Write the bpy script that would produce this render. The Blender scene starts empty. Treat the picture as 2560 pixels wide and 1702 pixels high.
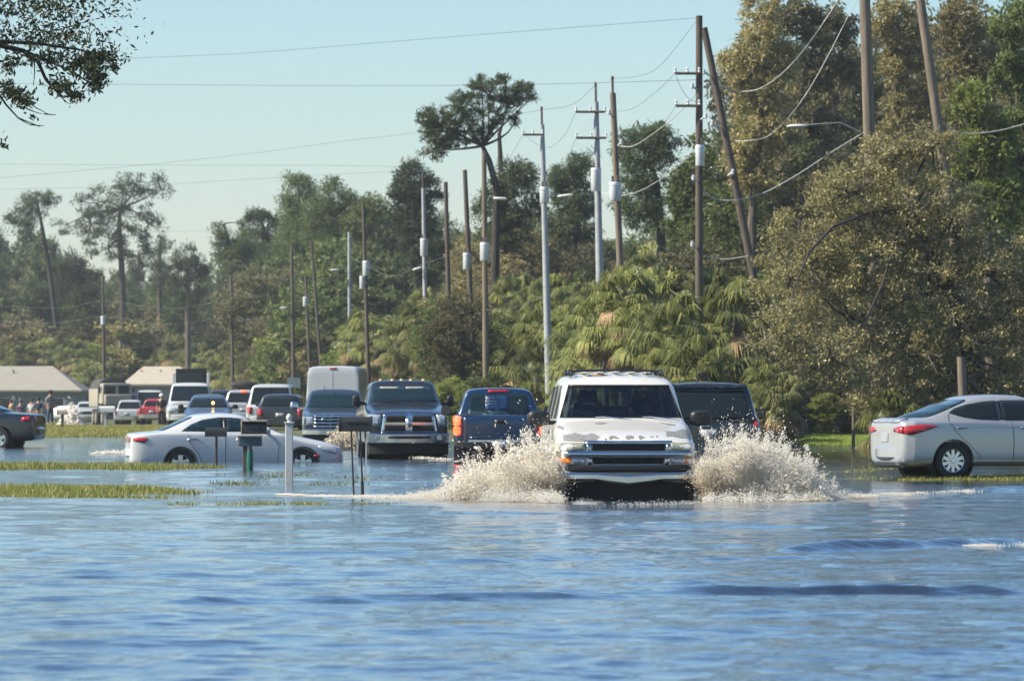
import bpy, bmesh, math, random
import numpy as np
from mathutils import Vector, Matrix, noise as mnoise
from mathutils.bvhtree import BVHTree

R = math.radians
random.seed(7)
RNG = np.random.default_rng(11)
scene = bpy.context.scene
COL = scene.collection

# ---------------------------------------------------------------- camera facts
# focal length in photograph pixels, horizon row, camera height over the water (z = 0)
F, CX, HY, CH = 12000.0, 1280.0, 990.0, 1.45
def at(px, py, Y):
    return Vector(((px - CX) * Y / F, Y, CH - (py - HY) * Y / F))
def gx(px, Y):
    return (px - CX) * Y / F
def zz(py, Y):
    return CH - (py - HY) * Y / F

SUN_EL, SUN_AZ = R(41), R(-100)       # azimuth measured from +Y towards +X
SUN_DIR = Vector((math.sin(SUN_AZ) * math.cos(SUN_EL), math.cos(SUN_AZ) * math.cos(SUN_EL), math.sin(SUN_EL)))

# ---------------------------------------------------------------- mesh builder
class MB:
    def __init__(s):
        s.v, s.f, s.m = [], [], []
    def add(s, vs, fs, mi=0):
        o = len(s.v)
        s.v.extend([tuple(v) for v in vs])
        s.f.extend([tuple(i + o for i in f) for f in fs])
        s.m.extend([mi] * len(fs))
        return s
    def box(s, c, d, rot=None, mi=0, top=None):
        x, y, z = d[0] / 2, d[1] / 2, d[2] / 2
        t = top or (1, 1)
        vs = [Vector((a * x * (t[0] if cz > 0 else 1), b * y * (t[1] if cz > 0 else 1), cz * z)) for cz in (-1, 1) for a, b in ((-1, -1), (1, -1), (1, 1), (-1, 1))]
        if rot is not None:
            vs = [rot @ v for v in vs]
        vs = [v + Vector(c) for v in vs]
        return s.add(vs, [(3, 2, 1, 0), (4, 5, 6, 7), (0, 1, 5, 4), (1, 2, 6, 5), (2, 3, 7, 6), (3, 0, 4, 7)], mi)
    def tube(s, pts, r, n=8, mi=0, cap=True):
        pts = [Vector(p) for p in pts]
        rs = r if isinstance(r, (list, tuple)) else [r] * len(pts)
        vs, fs = [], []
        up = Vector((0, 0, 1))
        for i, p in enumerate(pts):
            a = pts[max(i - 1, 0)]; b = pts[min(i + 1, len(pts) - 1)]
            d = (b - a)
            d = d.normalized() if d.length > 1e-9 else Vector((0, 0, 1))
            ref = up if abs(d.dot(up)) < .95 else Vector((1, 0, 0))
            u = d.cross(ref).normalized(); w = d.cross(u).normalized()
            for k in range(n):
                t = 2 * math.pi * k / n
                vs.append(p + (u * math.cos(t) + w * math.sin(t)) * rs[i])
        for i in range(len(pts) - 1):
            for k in range(n):
                a = i * n + k; b = i * n + (k + 1) % n
                fs.append((a, a + n, b + n, b))
        if cap:
            fs.append(tuple(range(n)))
            fs.append(tuple(reversed(range((len(pts) - 1) * n, len(pts) * n))))
        return s.add(vs, fs, mi)
    def lathe(s, prof, c=(0, 0, 0), axis='Z', n=24, mi=0):
        vs, fs = [], []
        for r, h in prof:
            for k in range(n):
                t = 2 * math.pi * k / n
                a, b = r * math.cos(t), r * math.sin(t)
                vs.append({'Z': (a, b, h), 'X': (h, a, b), 'Y': (a, h, b)}[axis])
        for i in range(len(prof) - 1):
            for k in range(n):
                a = i * n + k; b = i * n + (k + 1) % n
                fs.append((a, b, b + n, a + n))
        c = Vector(c)
        return s.add([Vector(v) + c for v in vs], fs, mi)
    def prism(s, poly, axis, d0, d1, mi=0):
        def P(u, v, d):
            return {'X': (d, u, v), 'Y': (u, d, v), 'Z': (u, v, d)}[axis]
        n = len(poly)
        vs = [P(u, v, d0) for u, v in poly] + [P(u, v, d1) for u, v in poly]
        fs = [tuple(range(n)), tuple(reversed(range(n, 2 * n)))]
        fs += [(i, (i + 1) % n, (i + 1) % n + n, i + n) for i in range(n)]
        return s.add(vs, fs, mi)
    def loft(s, rings, mi=0, caps=True):
        n = len(rings[0]); vs = [p for r in rings for p in r]; fs = []
        for i in range(len(rings) - 1):
            for k in range(n):
                a = i * n + k; b = i * n + (k + 1) % n
                fs.append((a, b, b + n, a + n))
        if caps:
            fs.append(tuple(reversed(range(n))))
            fs.append(tuple(range((len(rings) - 1) * n, len(rings) * n)))
        return s.add(vs, fs, mi)
    def mesh(s, name, fix=True):
        me = bpy.data.meshes.new(name)
        me.from_pydata(s.v, [], s.f)
        me.polygons.foreach_set('material_index', s.m)
        if fix:
            bm = bmesh.new(); bm.from_mesh(me)
            bmesh.ops.recalc_face_normals(bm, faces=bm.faces)
            bm.to_mesh(me); bm.free()
        return me
    def build(s, name, mats, parent=None, angle=35, bevel=0, loc=None, fix=True):
        return link(name, s.mesh(name, fix), mats, parent, angle, bevel, loc)

def link(name, me, mats, parent=None, angle=35, bevel=0, loc=None):
    o = bpy.data.objects.new(name, me); COL.objects.link(o)
    for m in (mats if isinstance(mats, (list, tuple)) else [mats]):
        me.materials.append(m)
    if angle is not None and len(me.polygons):
        me.polygons.foreach_set('use_smooth', [True] * len(me.polygons))
        me.set_sharp_from_angle(angle=R(angle))
    if bevel:
        b = o.modifiers.new('bevel', 'BEVEL'); b.width = bevel; b.segments = 2; b.limit_method = 'ANGLE'; b.angle_limit = R(40)
    if parent is not None:
        o.parent = parent
    if loc is not None:
        o.location = loc
    return o

def npmesh(name, V, nper, faces_per, mats, parent=None, smooth=False):
    """V: (N, nper, 3) vertex blocks, faces_per: list of index tuples inside one block."""
    V = np.asarray(V, dtype=np.float32)
    N = V.shape[0]
    me = bpy.data.meshes.new(name)
    me.vertices.add(N * nper)
    me.vertices.foreach_set('co', V.reshape(-1))
    k = len(faces_per[0])
    base = np.array(faces_per, dtype=np.int32)[None, :, :] + (np.arange(N, dtype=np.int32) * nper)[:, None, None]
    loops = base.reshape(-1)
    me.loops.add(len(loops)); me.loops.foreach_set('vertex_index', loops)
    nf = N * len(faces_per)
    me.polygons.add(nf)
    me.polygons.foreach_set('loop_start', np.arange(nf, dtype=np.int32) * k)
    me.polygons.foreach_set('loop_total', np.full(nf, k, dtype=np.int32))
    if smooth:
        me.polygons.foreach_set('use_smooth', np.ones(nf, dtype=bool))
    me.update(calc_edges=True)
    return me

def empty(name, loc=(0, 0, 0), rz=0):
    o = bpy.data.objects.new(name, None); COL.objects.link(o)
    o.location = loc; o.rotation_euler = (0, 0, rz); o.empty_display_size = .3
    return o
def tag(o, label=None, cat=None, group=None, kind=None):
    if label: o['label'] = label
    if cat: o['category'] = cat
    if group: o['group'] = group
    if kind: o['kind'] = kind
    return o
def thing(name, label, cat, loc=(0, 0, 0), rz=0, group=None):
    return tag(empty(name, loc, rz), label, cat, group)
KIDS = {}
def copy_tree(o, parent=None):
    c = o.copy(); COL.objects.link(c)
    if parent is not None:
        c.parent = parent
    for ch in [x for x in o.children]:
        copy_tree(ch, c)
    return c
def evaluated(o):
    dg = bpy.context.evaluated_depsgraph_get()
    return bpy.data.meshes.new_from_object(o.evaluated_get(dg))
def bake(o):
    """apply all modifiers of o into its mesh"""
    bpy.context.view_layer.update()
    me = evaluated(o)
    o.modifiers.clear(); o.data = me
    return o
def cut(o, cutters):
    """boolean-subtract a list of MB solids from o (mesh data only)"""
    tmp = []
    for c in cutters:
        me = c.mesh('cutter'); t = bpy.data.objects.new('cutter', me); COL.objects.link(t); tmp.append(t)
        m = o.modifiers.new('cut', 'BOOLEAN'); m.operation = 'DIFFERENCE'; m.solver = 'EXACT'; m.object = t
    bake(o)
    for t in tmp:
        bpy.data.objects.remove(t)
    o.data.polygons.foreach_set('use_smooth', [True] * len(o.data.polygons))
    o.data.set_sharp_from_angle(angle=R(38))

def ipoly(pts, step):
    out = []
    for i, p in enumerate(pts):
        q = pts[(i + 1) % len(pts)]
        n = max(1, int(math.hypot(q[0] - p[0], q[1] - p[1]) / step))
        for k in range(n):
            t = k / n
            out.append((p[0] + (q[0] - p[0]) * t, p[1] + (q[1] - p[1]) * t))
    return out

def decal(bvh, poly, axis, side, off=.006, name='patch', mats=None, parent=None, grid=.08, round_=0.0, thick=.012):
    """a thin panel that follows the body surface: poly is drawn in the plane seen along axis
    ('X' -> (y,z), 'Y' -> (x,z), 'Z' -> (x,y)); side says from which end the rays come."""
    if round_:
        pts = []
        n = len(poly)
        for i in range(n):
            a, b, c = Vector(poly[i - 1]), Vector(poly[i]), Vector(poly[(i + 1) % n])
            ra = min(round_, (a - b).length * .45); rc = min(round_, (c - b).length * .45)
            p = b + (a - b).normalized() * ra; q = b + (c - b).normalized() * rc
            for t in (0, .25, .5, .75, 1):
                pts.append(tuple(p * (1 - t) ** 2 + b * 2 * t * (1 - t) + q * t * t))
        poly = pts
    bm = bmesh.new()
    vs = [bm.verts.new((u, v, 0)) for u, v in ipoly(poly, grid * 1.5)]
    f = bm.faces.new(vs)
    us = [v.co.x for v in vs]; ws = [v.co.y for v in vs]
    for lo, hi, nrm in ((min(us), max(us), (1, 0, 0)), (min(ws), max(ws), (0, 1, 0))):
        n = max(1, int((hi - lo) / grid))
        for k in range(1, n):
            c = lo + (hi - lo) * k / n
            bmesh.ops.bisect_plane(bm, geom=bm.verts[:] + bm.edges[:] + bm.faces[:], plane_co=(c * nrm[0], c * nrm[1], 0), plane_no=nrm)
    D = {'X': Vector((1, 0, 0)), 'Y': Vector((0, 1, 0)), 'Z': Vector((0, 0, 1))}[axis]
    def P(u, v, d):
        return Vector({'X': (d, u, v), 'Y': (u, d, v), 'Z': (u, v, d)}[axis])
    last = None
    for v in bm.verts:
        o = P(v.co.x, v.co.y, 8 * side)
        h = bvh.ray_cast(o, -D * side)
        if h[0] is None:
            h = bvh.find_nearest(P(v.co.x, v.co.y, side * 1.0))
        nrm = h[1]
        if nrm.dot(D * side) < 0:
            nrm = -nrm
        v.co = h[0] + nrm * off
    bmesh.ops.recalc_face_normals(bm, faces=bm.faces)
    if sum((f.normal.dot(D * side) for f in bm.faces)) < 0:
        bmesh.ops.reverse_faces(bm, faces=bm.faces)
    me = bpy.data.meshes.new(name); bm.to_mesh(me); bm.free()
    o = link(name, me, mats, parent, 40)
    if thick:
        s = o.modifiers.new('thick', 'SOLIDIFY'); s.thickness = thick; s.offset = -1
    return o

# ---------------------------------------------------------------- materials
def new_mat(name):
    m = bpy.data.materials.new(name); m.use_nodes = True
    nt = m.node_tree
    return m, nt, nt.nodes['Principled BSDF']
def noise_node(nt, scale, detail=4, rough=.55, coord='Object', stretch=None):
    tc = nt.nodes.new('ShaderNodeTexCoord'); n = nt.nodes.new('ShaderNodeTexNoise')
    n.inputs['Scale'].default_value = scale; n.inputs['Detail'].default_value = detail; n.inputs['Roughness'].default_value = rough
    if stretch:
        mp = nt.nodes.new('ShaderNodeMapping'); mp.inputs['Scale'].default_value = stretch
        nt.links.new(tc.outputs[coord], mp.inputs['Vector']); nt.links.new(mp.outputs['Vector'], n.inputs['Vector'])
    else:
        nt.links.new(tc.outputs[coord], n.inputs['Vector'])
    return n
def ramp(nt, src, stops):
    r = nt.nodes.new('ShaderNodeValToRGB')
    while len(r.color_ramp.elements) < len(stops):
        r.color_ramp.elements.new(.5)
    for e, (p, c) in zip(r.color_ramp.elements, stops):
        e.position = p; e.color = (*c, 1) if len(c) == 3 else c
    nt.links.new(src, r.inputs['Fac'])
    return r
def simple(name, col, rough=.5, metal=0, coat=0, var=.12, scale=6, spec=.5, bump=0, stretch=None):
    m, nt, b = new_mat(name)
    n = noise_node(nt, scale, 5, stretch=stretch)
    lo = tuple(c * (1 - var) for c in col); hi = tuple(min(1, c * (1 + var)) for c in col)
    r = ramp(nt, n.outputs['Fac'], [(.3, lo), (.7, hi)])
    nt.links.new(r.outputs['Color'], b.inputs['Base Color'])
    b.inputs['Roughness'].default_value = rough; b.inputs['Metallic'].default_value = metal
    b.inputs['Coat Weight'].default_value = coat; b.inputs['Coat Roughness'].default_value = .04
    b.inputs['Specular IOR Level'].default_value = spec
    if bump:
        bp = nt.nodes.new('ShaderNodeBump'); bp.inputs['Strength'].default_value = bump; bp.inputs['Distance'].default_value = .02
        nt.links.new(n.outputs['Fac'], bp.inputs['Height']); nt.links.new(bp.outputs['Normal'], b.inputs['Normal'])
    return m
def paint(name, col, metal=0, rough=.3, dirt=.25, dirtcol=(.16, .13, .09)):
    """car paint: clear coat, faint orange-peel, road film that grows in patches"""
    m, nt, b = new_mat(name)
    n = noise_node(nt, 2.2, 7, .65)
    r = ramp(nt, n.outputs['Fac'], [(.45, (0, 0, 0)), (.8, (dirt, dirt, dirt))])
    mx = nt.nodes.new('ShaderNodeMix'); mx.data_type = 'RGBA'
    mx.inputs['A'].default_value = (*col, 1); mx.inputs['B'].default_value = (*dirtcol, 1)
    nt.links.new(r.outputs['Color'], mx.inputs['Factor']); nt.links.new(mx.outputs['Result'], b.inputs['Base Color'])
    b.inputs['Metallic'].default_value = metal; b.inputs['Roughness'].default_value = rough
    b.inputs['Coat Weight'].default_value = .8; b.inputs['Coat Roughness'].default_value = .06
    return m
def leaf_mat(name, cols, trans=.35, rough=.55):
    """foliage: one random tint per leaf, light passes through"""
    m = bpy.data.materials.new(name); m.use_nodes = True
    nt = m.node_tree; nt.nodes.clear()
    out = nt.nodes.new('ShaderNodeOutputMaterial')
    g = nt.nodes.new('ShaderNodeNewGeometry')
    oi = nt.nodes.new('ShaderNodeObjectInfo')
    r = ramp(nt, g.outputs['Random Per Island'], [(i / max(1, len(cols) - 1), c) for i, c in enumerate(cols)])
    hs = nt.nodes.new('ShaderNodeHueSaturation')
    mr = nt.nodes.new('ShaderNodeMapRange'); mr.inputs['To Min'].default_value = .6; mr.inputs['To Max'].default_value = 1.3
    nt.links.new(oi.outputs['Random'], mr.inputs['Value']); nt.links.new(mr.outputs['Result'], hs.inputs['Value'])
    nt.links.new(r.outputs['Color'], hs.inputs['Color'])
    d = nt.nodes.new('ShaderNodeBsdfPrincipled'); d.inputs['Roughness'].default_value = rough; d.inputs['Specular IOR Level'].default_value = .35
    t = nt.nodes.new('ShaderNodeBsdfTranslucent')
    mx = nt.nodes.new('ShaderNodeMixShader'); mx.inputs['Fac'].default_value = trans
    nt.links.new(hs.outputs['Color'], d.inputs['Base Color']); nt.links.new(hs.outputs['Color'], t.inputs['Color'])
    nt.links.new(d.outputs['BSDF'], mx.inputs[1]); nt.links.new(t.outputs['BSDF'], mx.inputs[2])
    nt.links.new(mx.outputs['Shader'], out.inputs['Surface'])
    return m
def glass_dark(name, col=(.012, .018, .02), rough=.03):
    m, nt, b = new_mat(name)
    b.inputs['Base Color'].default_value = (*col, 1); b.inputs['Roughness'].default_value = rough
    b.inputs['Specular IOR Level'].default_value = .36; b.inputs['IOR'].default_value = 1.5
    return m
def glow_mat(name, col, strength):
    m, nt, b = new_mat(name)
    n = noise_node(nt, 60, 1)
    r = ramp(nt, n.outputs['Fac'], [(.3, tuple(c * .6 for c in col)), (.7, col)])
    nt.links.new(r.outputs['Color'], b.inputs['Base Color']); nt.links.new(r.outputs['Color'], b.inputs['Emission Color'])
    b.inputs['Emission Strength'].default_value = strength; b.inputs['Roughness'].default_value = .15
    return m
def tinted_glass(name, tint=(.35, .42, .42), rough=.0):
    m = bpy.data.materials.new(name); m.use_nodes = True
    nt = m.node_tree; nt.nodes.clear()
    out = nt.nodes.new('ShaderNodeOutputMaterial')
    tr = nt.nodes.new('ShaderNodeBsdfTransparent'); tr.inputs['Color'].default_value = (*tint, 1)
    gl = nt.nodes.new('ShaderNodeBsdfGlossy'); gl.inputs['Roughness'].default_value = rough + .02
    fr = nt.nodes.new('ShaderNodeFresnel'); fr.inputs['IOR'].default_value = 1.5
    n = noise_node(nt, 9, 6, .7)
    r = ramp(nt, n.outputs['Fac'], [(.55, (0, 0, 0)), (.85, (.10, .10, .10))])
    di = nt.nodes.new('ShaderNodeBsdfDiffuse'); di.inputs['Color'].default_value = (.45, .42, .36, 1)
    m1 = nt.nodes.new('ShaderNodeMixShader'); m2 = nt.nodes.new('ShaderNodeMixShader')
    nt.links.new(fr.outputs['Fac'], m1.inputs['Fac']); nt.links.new(tr.outputs['BSDF'], m1.inputs[1]); nt.links.new(gl.outputs['BSDF'], m1.inputs[2])
    nt.links.new(r.outputs['Color'], m2.inputs['Fac']); nt.links.new(m1.outputs['Shader'], m2.inputs[1]); nt.links.new(di.outputs['BSDF'], m2.inputs[2])
    nt.links.new(m2.outputs['Shader'], out.inputs['Surface'])
    return m

M = {}
M['black'] = simple('black plastic', (.012, .012, .013), .45)
M['dark'] = simple('dark underside', (.008, .008, .008), .8)
M['tyre'] = simple('tyre rubber', (.014, .014, .014), .75, bump=.2, scale=30)
M['chrome'] = simple('chrome', (.52, .53, .53), .14, 1, var=.05)
M['satin'] = simple('satin alloy', (.55, .56, .57), .28, 1, var=.06)
M['glass'] = glass_dark('dark glass')
M['glassblue'] = glass_dark('dark teal glass', (.01, .025, .03))
M['seeglass'] = tinted_glass('car glass', (.36, .44, .45))
M['mirrorglass'] = simple('dark mirror glass', (.05, .06, .065), .08, .3)
M['lens'] = simple('cloudy headlamp lens', (.36, .35, .25), .12, .2, .8, var=.2, scale=14)
M['lensclear'] = simple('clear headlamp lens', (.5, .52, .53), .08, .4, .8, var=.25, scale=18)
M['amber'] = simple('amber lens', (.75, .22, .01), .15, 0, .8)
M['red'] = simple('red lens', (.42, .012, .012), .12, 0, .9, scale=20, var=.3)
M['brake'] = glow_mat('lit brake lamp', (1.0, .10, .03), 2.2)
M['plate'] = simple('number plate', (.34, .36, .38), .4)
M['white'] = simple('white plastic', (.54, .54, .52), .4, var=.05)
M['interior'] = simple('car interior grey', (.10, .10, .095), .8)
M['interiorpale'] = simple('car interior beige', (.30, .29, .25), .8)
# ---------------------------------------------------------------- sky, sun, camera
w = bpy.data.worlds.new('World'); scene.world = w; w.use_nodes = True
nt = w.node_tree; bg = nt.nodes['Background']
sky = nt.nodes.new('ShaderNodeTexSky'); sky.sky_type = 'NISHITA'; sky.sun_disc = False
sky.sun_elevation = SUN_EL; sky.sun_rotation = SUN_AZ
sky.air_density = 2.0; sky.dust_density = .3; sky.ozone_density = 10; sky.altitude = 2500
nt.links.new(sky.outputs['Color'], bg.inputs['Color']); bg.inputs['Strength'].default_value = .093
sun = bpy.data.lights.new('sun', 'SUN'); sun.energy = 5.0; sun.angle = R(.53); sun.color = (1, .91, .74)
so = bpy.data.objects.new('sun', sun); COL.objects.link(so)
so.rotation_euler = SUN_DIR.to_track_quat('Z', 'Y').to_euler(); so.location = (-60, 40, 60)

cam = bpy.data.cameras.new('camera'); co = bpy.data.objects.new('camera', cam); COL.objects.link(co)
co.location = (0, 0, CH); co.rotation_euler = (R(90), 0, 0)
cam.sensor_width = 36; cam.lens = F / 2560 * 36; cam.clip_start = .5; cam.clip_end = 6000
cam.shift_y = (HY - 851) / 2560
cam.dof.use_dof = True; cam.dof.focus_distance = 69; cam.dof.aperture_fstop = 6.0
scene.camera = co
scene.view_settings.view_transform = 'Standard'; scene.view_settings.look = 'None'
scene.view_settings.gamma = 1; scene.view_settings.exposure = .80
scene.cycles.max_bounces = 12; scene.cycles.diffuse_bounces = 8; scene.cycles.transmission_bounces = 8; scene.cycles.transparent_max_bounces = 12
scene.cycles.use_denoising = True
scene.cycles.caustics_reflective = False; scene.cycles.caustics_refractive = False
scene.cycles.sample_clamp_indirect = 4
# ---------------------------------------------------------------- vehicles: shared shapes
def section(y, zb, w, zbelt, wt, zt, crown=.02):
    h = max(.02, zt - zbelt); e = min(.085, h * .4)
    half = [(0, zb), (w * .8, zb), (w * .965, zb + .05), (w, zb + .22), (w, zb + .22 + (zbelt - zb - .26) * .6), (w * .985, zbelt - .03), (w * .96, zbelt),
            ((w * .95 + wt + .02) / 2, (zbelt + zt - e) / 2), (wt + .02, zt - e), (wt - .06, zt - .008), (wt * .5, zt + crown * .75), (0, zt + crown)]
    ring = [Vector((x, y, z)) for x, z in half] + [Vector((-x, y, z)) for x, z in reversed(half[1:-1])]
    return ring

class Car:
    def __init__(s, name, label, cat, pnt, d, group=None, arches=True, level=2):
        s.d = d; s.paint = pnt
        s.root = thing(name, label, cat, group=group)
        L, W, H = d['L'], d['W'], d['H']; hw = W / 2
        zs = d.get('zs', .3); h0, h1 = d['hood0'], d['hood1']; wr = d['wr']
        b0, b1 = d.get('belt0', h1 - .05), d.get('belt1', d['deck'] - .05)
        fr = d.get('fround', .8); rr = d.get('rround', .88); dk = d['deck']; de = d.get('deckend', dk)
        yw0, yw1, yr1, yr0 = d['yw0'], d['yw1'], d['yr1'], d['yr0']
        f, r = -L / 2, L / 2
        nose = d.get('nose', .05)
        def hood(y):
            t = (y - f) / (yw0 - f); return h0 + (h1 - h0) * (t ** .8)
        S = [(f, zs + .14, hw * fr * .96, h0 - .15, hw * fr * .9, h0 - .09), (f + .015, zs + .08, hw * (fr + .03), h0 - .10, hw * (fr - .04), h0 - .03),
             (f + nose + .03, zs + .03, hw * (fr * .4 + .58), h0 - .07, hw * (fr * .4 + .50), h0),
             (f + .28, zs, hw * .97, hood(f + .28) - .09, hw * .86, hood(f + .28)),
             (f + .55, zs, hw * .99, hood(f + .55) - .09, hw * .87, hood(f + .55)),
             ((f + yw0) / 2 + .1, zs, hw, hood((f + yw0) / 2 + .1) - .08, hw * .87, hood((f + yw0) / 2 + .1)),
             (yw0 - .12, zs, hw, h1 - .07, hw * .88, h1 - .01), (yw0, zs, hw, b0, hw * .87, h1 + .02)]
        for t in (.12, .5, .88):
            S.append((yw0 + (yw1 - yw0) * t, zs, hw, b0, hw * .87 + (wr - hw * .87) * t, h1 + .02 + (H - .02 - d.get('fd', 0) - h1 - .02) * t))
        fd = d.get('fd', 0)
        S += [(yw1 + .02, zs, hw, b0, wr, H - .012 - fd), (yw1 + .18, zs, hw, b0, wr, H - fd * .55),
              ((yw1 + yr1) / 2, zs, hw, (b0 + b1) / 2, wr, H + d.get('arch', .0)), (yr1 - .15, zs, hw, b1, wr * d.get('wtap', .98), H - .01), (yr1, zs, hw, b1, wr * d.get('wtap', .98) - .01, H - .03)]
        for t in (.15, .5, .85):
            S.append((yr1 + (yr0 - yr1) * t, zs, hw, b1, wr * .98 + (hw * .86 - wr * .98) * t, H - .03 + (dk - H + .03) * t))
        S.append((yr0, zs, hw * .995, min(b1, dk - .03), hw * .87, dk))
        if r - yr0 > .3:
            S += [(yr0 + (r - yr0) * .5, zs, hw * .99, (dk + de) / 2 - .05, hw * .87, (dk + de) / 2 + d.get('deckarch', 0)), (r - .2, zs, hw * .97, de - .06, hw * .85, de)]
        S += [(r - .06, zs + .03, hw * (rr * .4 + .58), de - .07, hw * (rr * .4 + .48), de - .01), (r - .015, zs + .07, hw * (rr + .02), de - .12, hw * (rr - .05), de - .04), (r, zs + .12, hw * rr * .97, de - .16, hw * (rr - .1), de - .10)]
        mb = MB(); mb.loft([section(*a, crown=d.get('crown', .02)) for a in S])
        s.body = mb.build('body', pnt, s.root, 40)
        if level:
            sm = s.body.modifiers.new('sub', 'SUBSURF'); sm.levels = level; sm.render_levels = level
            bake(s.body); s.body.data.polygons.foreach_set('use_smooth', [True] * len(s.body.data.polygons))
        bm = bmesh.new(); bm.from_mesh(s.body.data); s.bvh = BVHTree.FromBMesh(bm); bm.free()
        if arches:
            ra = d['rw'] + d.get('archgap', .07); cs = []
            for y in (d['yf'], d['yr']):
                for sd in (-1, 1):
                    c = MB(); c.lathe([(0.0001, 0), (ra, 0), (ra, .36), (.0001, .36)], (sd * (hw - .27) - (.36 if sd < 0 else 0), y, d['rw']), 'X', 36); cs.append(c)
            cut(s.body, cs)
            for y in (d['yf'], d['yr']):
                for sd in (-1, 1):
                    c = MB(); c.lathe([(.02, sd * (hw - .275)), (ra + .01, sd * (hw - .275)), (ra + .01, sd * (hw - .03))], (0, y, d['rw']), 'X', 28)
                    c.build('wheel_well', M['dark'], s.root, fix=False)
    # -------- pieces
    def dec(s, poly, axis, side, name, mat, off=.006, parent=None, **k):
        return decal(s.bvh, poly, axis, side, off, name, mat, parent or s.root, **k)
    def both(s, poly, axis, side, name, mat, **k):
        """same patch on the right and mirrored on the left (axis Y / Z: x is first coordinate)"""
        a = s.dec(poly, axis, side, name, mat, **k)
        b = s.dec([(-u, v) for u, v in poly], axis, side, name, mat, **k)
        return a, b
    def sides(s, poly, name, mat, **k):
        return s.dec(poly, 'X', 1, name, mat, **k), s.dec(poly, 'X', -1, name, mat, **k)
    def windshield(s, zb, zt, xb, xt, mat=None, name='windshield', side=-1, **k):
        return s.dec([(-xb, zb), (xb, zb), (xt, zt), (-xt, zt)], 'Y', side, name, mat or M['glass'], round_=.06, **k)
    def wheels(s, rim=None, spokes=5, simple_=False):
        d = s.d; hw = d['W'] / 2
        for y in (d['yf'], d['yr']):
            for sd in (-1, 1):
                make_wheel(s.root, (sd * (hw - .02), y, d['rw']), d['rw'], .22, sd, rim or M['satin'], spokes)
    def bar(s, hw, y, zlo, zhi, depth, name, mat, sweep=.18, side=-1, dip=0, parent=None, bev=.03, power=4):
        """a bumper-like bar swept across the car; side -1 is the front"""
        rings = []
        for i in range(25):
            t = -1 + 2 * i / 24; x = hw * t
            yy = y - side * sweep * abs(t) ** power
            dz = -dip * max(0, 1 - abs(t) * 2.2) ** .8 if dip else 0
            zl = zlo + dz; c = bev
            prof = [(0, zl + c), (c, zl), (depth, zl), (depth, zhi), (c, zhi + dz * .5), (0, zhi + dz * .5 - c)]
            rings.append([Vector((x, yy - side * p, z)) for p, z in prof])
        mb = MB(); mb.loft(rings)
        return mb.build(name, mat, parent or s.root, 40)
    def mirrors(s, y, z, size=(.26, .12, .2), mat=None, out=None, arm=.1):
        hw = s.d['W'] / 2; o = out or hw + .16
        for sd in (-1, 1):
            mb = MB(); w, t, h = size
            rings = []
            for k, (f, yy) in enumerate(((.75, -t / 2), (.97, -t * .3), (1, 0), (1, t * .38), (.9, t / 2))):
                rings.append([Vector((sd * o + math.cos(a) * w / 2 * f * (1 if True else 1) * min(1, 1.18), y + yy, z + math.sin(a) * h / 2 * f)) for a in [2 * math.pi * i / 20 for i in range(20)]])
            # squarish outline
            for r_ in rings:
                for v in r_:
                    dx, dz = (v.x - sd * o) / (w / 2), (v.z - z) / (h / 2)
                    m = max(abs(dx), abs(dz), .001); q = math.hypot(dx, dz) / m
                    v.x = sd * o + dx * (w / 2) * (1 + (q - 1) * .55); v.z = z + dz * (h / 2) * (1 + (q - 1) * .55)
            mb.loft(rings)
            mb.box((sd * (hw + (o - hw) * .3 - .04), y, z - h * .3), (abs(o - hw) + .12, .05, .06))
            m = mb.build('mirror', mat or M['black'], s.root, 50)
            g = MB(); g.box((sd * o, y + t / 2 + .004, z), (w * .8, .006, h * .75)); g.build('mirror_glass', M['mirrorglass'], m)
    def place(s, px, Y, ground, rz, end):
        """put the middle of one end ('front' or 'rear') at picture column px, distance Y"""
        y = -s.d['L'] / 2 if end == 'front' else s.d['L'] / 2
        if end == 'mid': y = 0
        s.root.rotation_euler = (0, 0, rz)
        off = Matrix.Rotation(rz, 3, 'Z') @ Vector((0, y, 0))
        s.root.location = Vector((gx(px, Y), Y, ground)) - off
        return s.root

def make_wheel(root, c, r, wd, sd, rimmat, spokes):
    t = MB(); a = .62 * r
    prof = [(a, -wd), (r * .93, -wd * .98), (r, -wd * .8), (r, -wd * .2), (r * .93, -.01), (r * .75, 0), (a, -.02)]
    t.lathe([(p, h * sd) for p, h in prof], c, 'X', 36)
    # dark drum behind the rim
    t.lathe([(.001, -wd * .5 * sd), (a, -wd * .45 * sd)], c, 'X', 24)
    w = t.build('wheel', M['tyre'], root, 50, fix=True)
    m = MB()
    m.lathe([(a * .90, -.05 * sd), (a * .93, -.012 * sd), (a * 1.0, -.006 * sd), (a * 1.02, -.03 * sd)], c, 'X', 36)
    m.lathe([(.001, -.012 * sd), (a * .2, -.014 * sd), (a * .24, -.05 * sd)], c, 'X', 18)
    for k in range(spokes):
        t_ = 2 * math.pi * k / spokes
        rot = Matrix.Rotation(t_, 3, 'X')
        m.box(Vector(c) + rot @ Vector((-.03 * sd, 0, a * .56)), (.03, a * (2.0 / spokes + .06), a * .78), rot, top=(1, 1.15))
    m.build('rim', rimmat, w, 40)
    return w
# ================================================================ the white four-wheel drive in the splash
def suv_patch(cx, cy):
    """point on the front of the near car: enlarged-view coordinates -> local (x, z)"""
    px, py = 1320 + cx / 4.02, 900 + cy / 4.02
    return ((px - 1571) / 177.0, CH - (py - HY) / 177.0 + .25)

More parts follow.
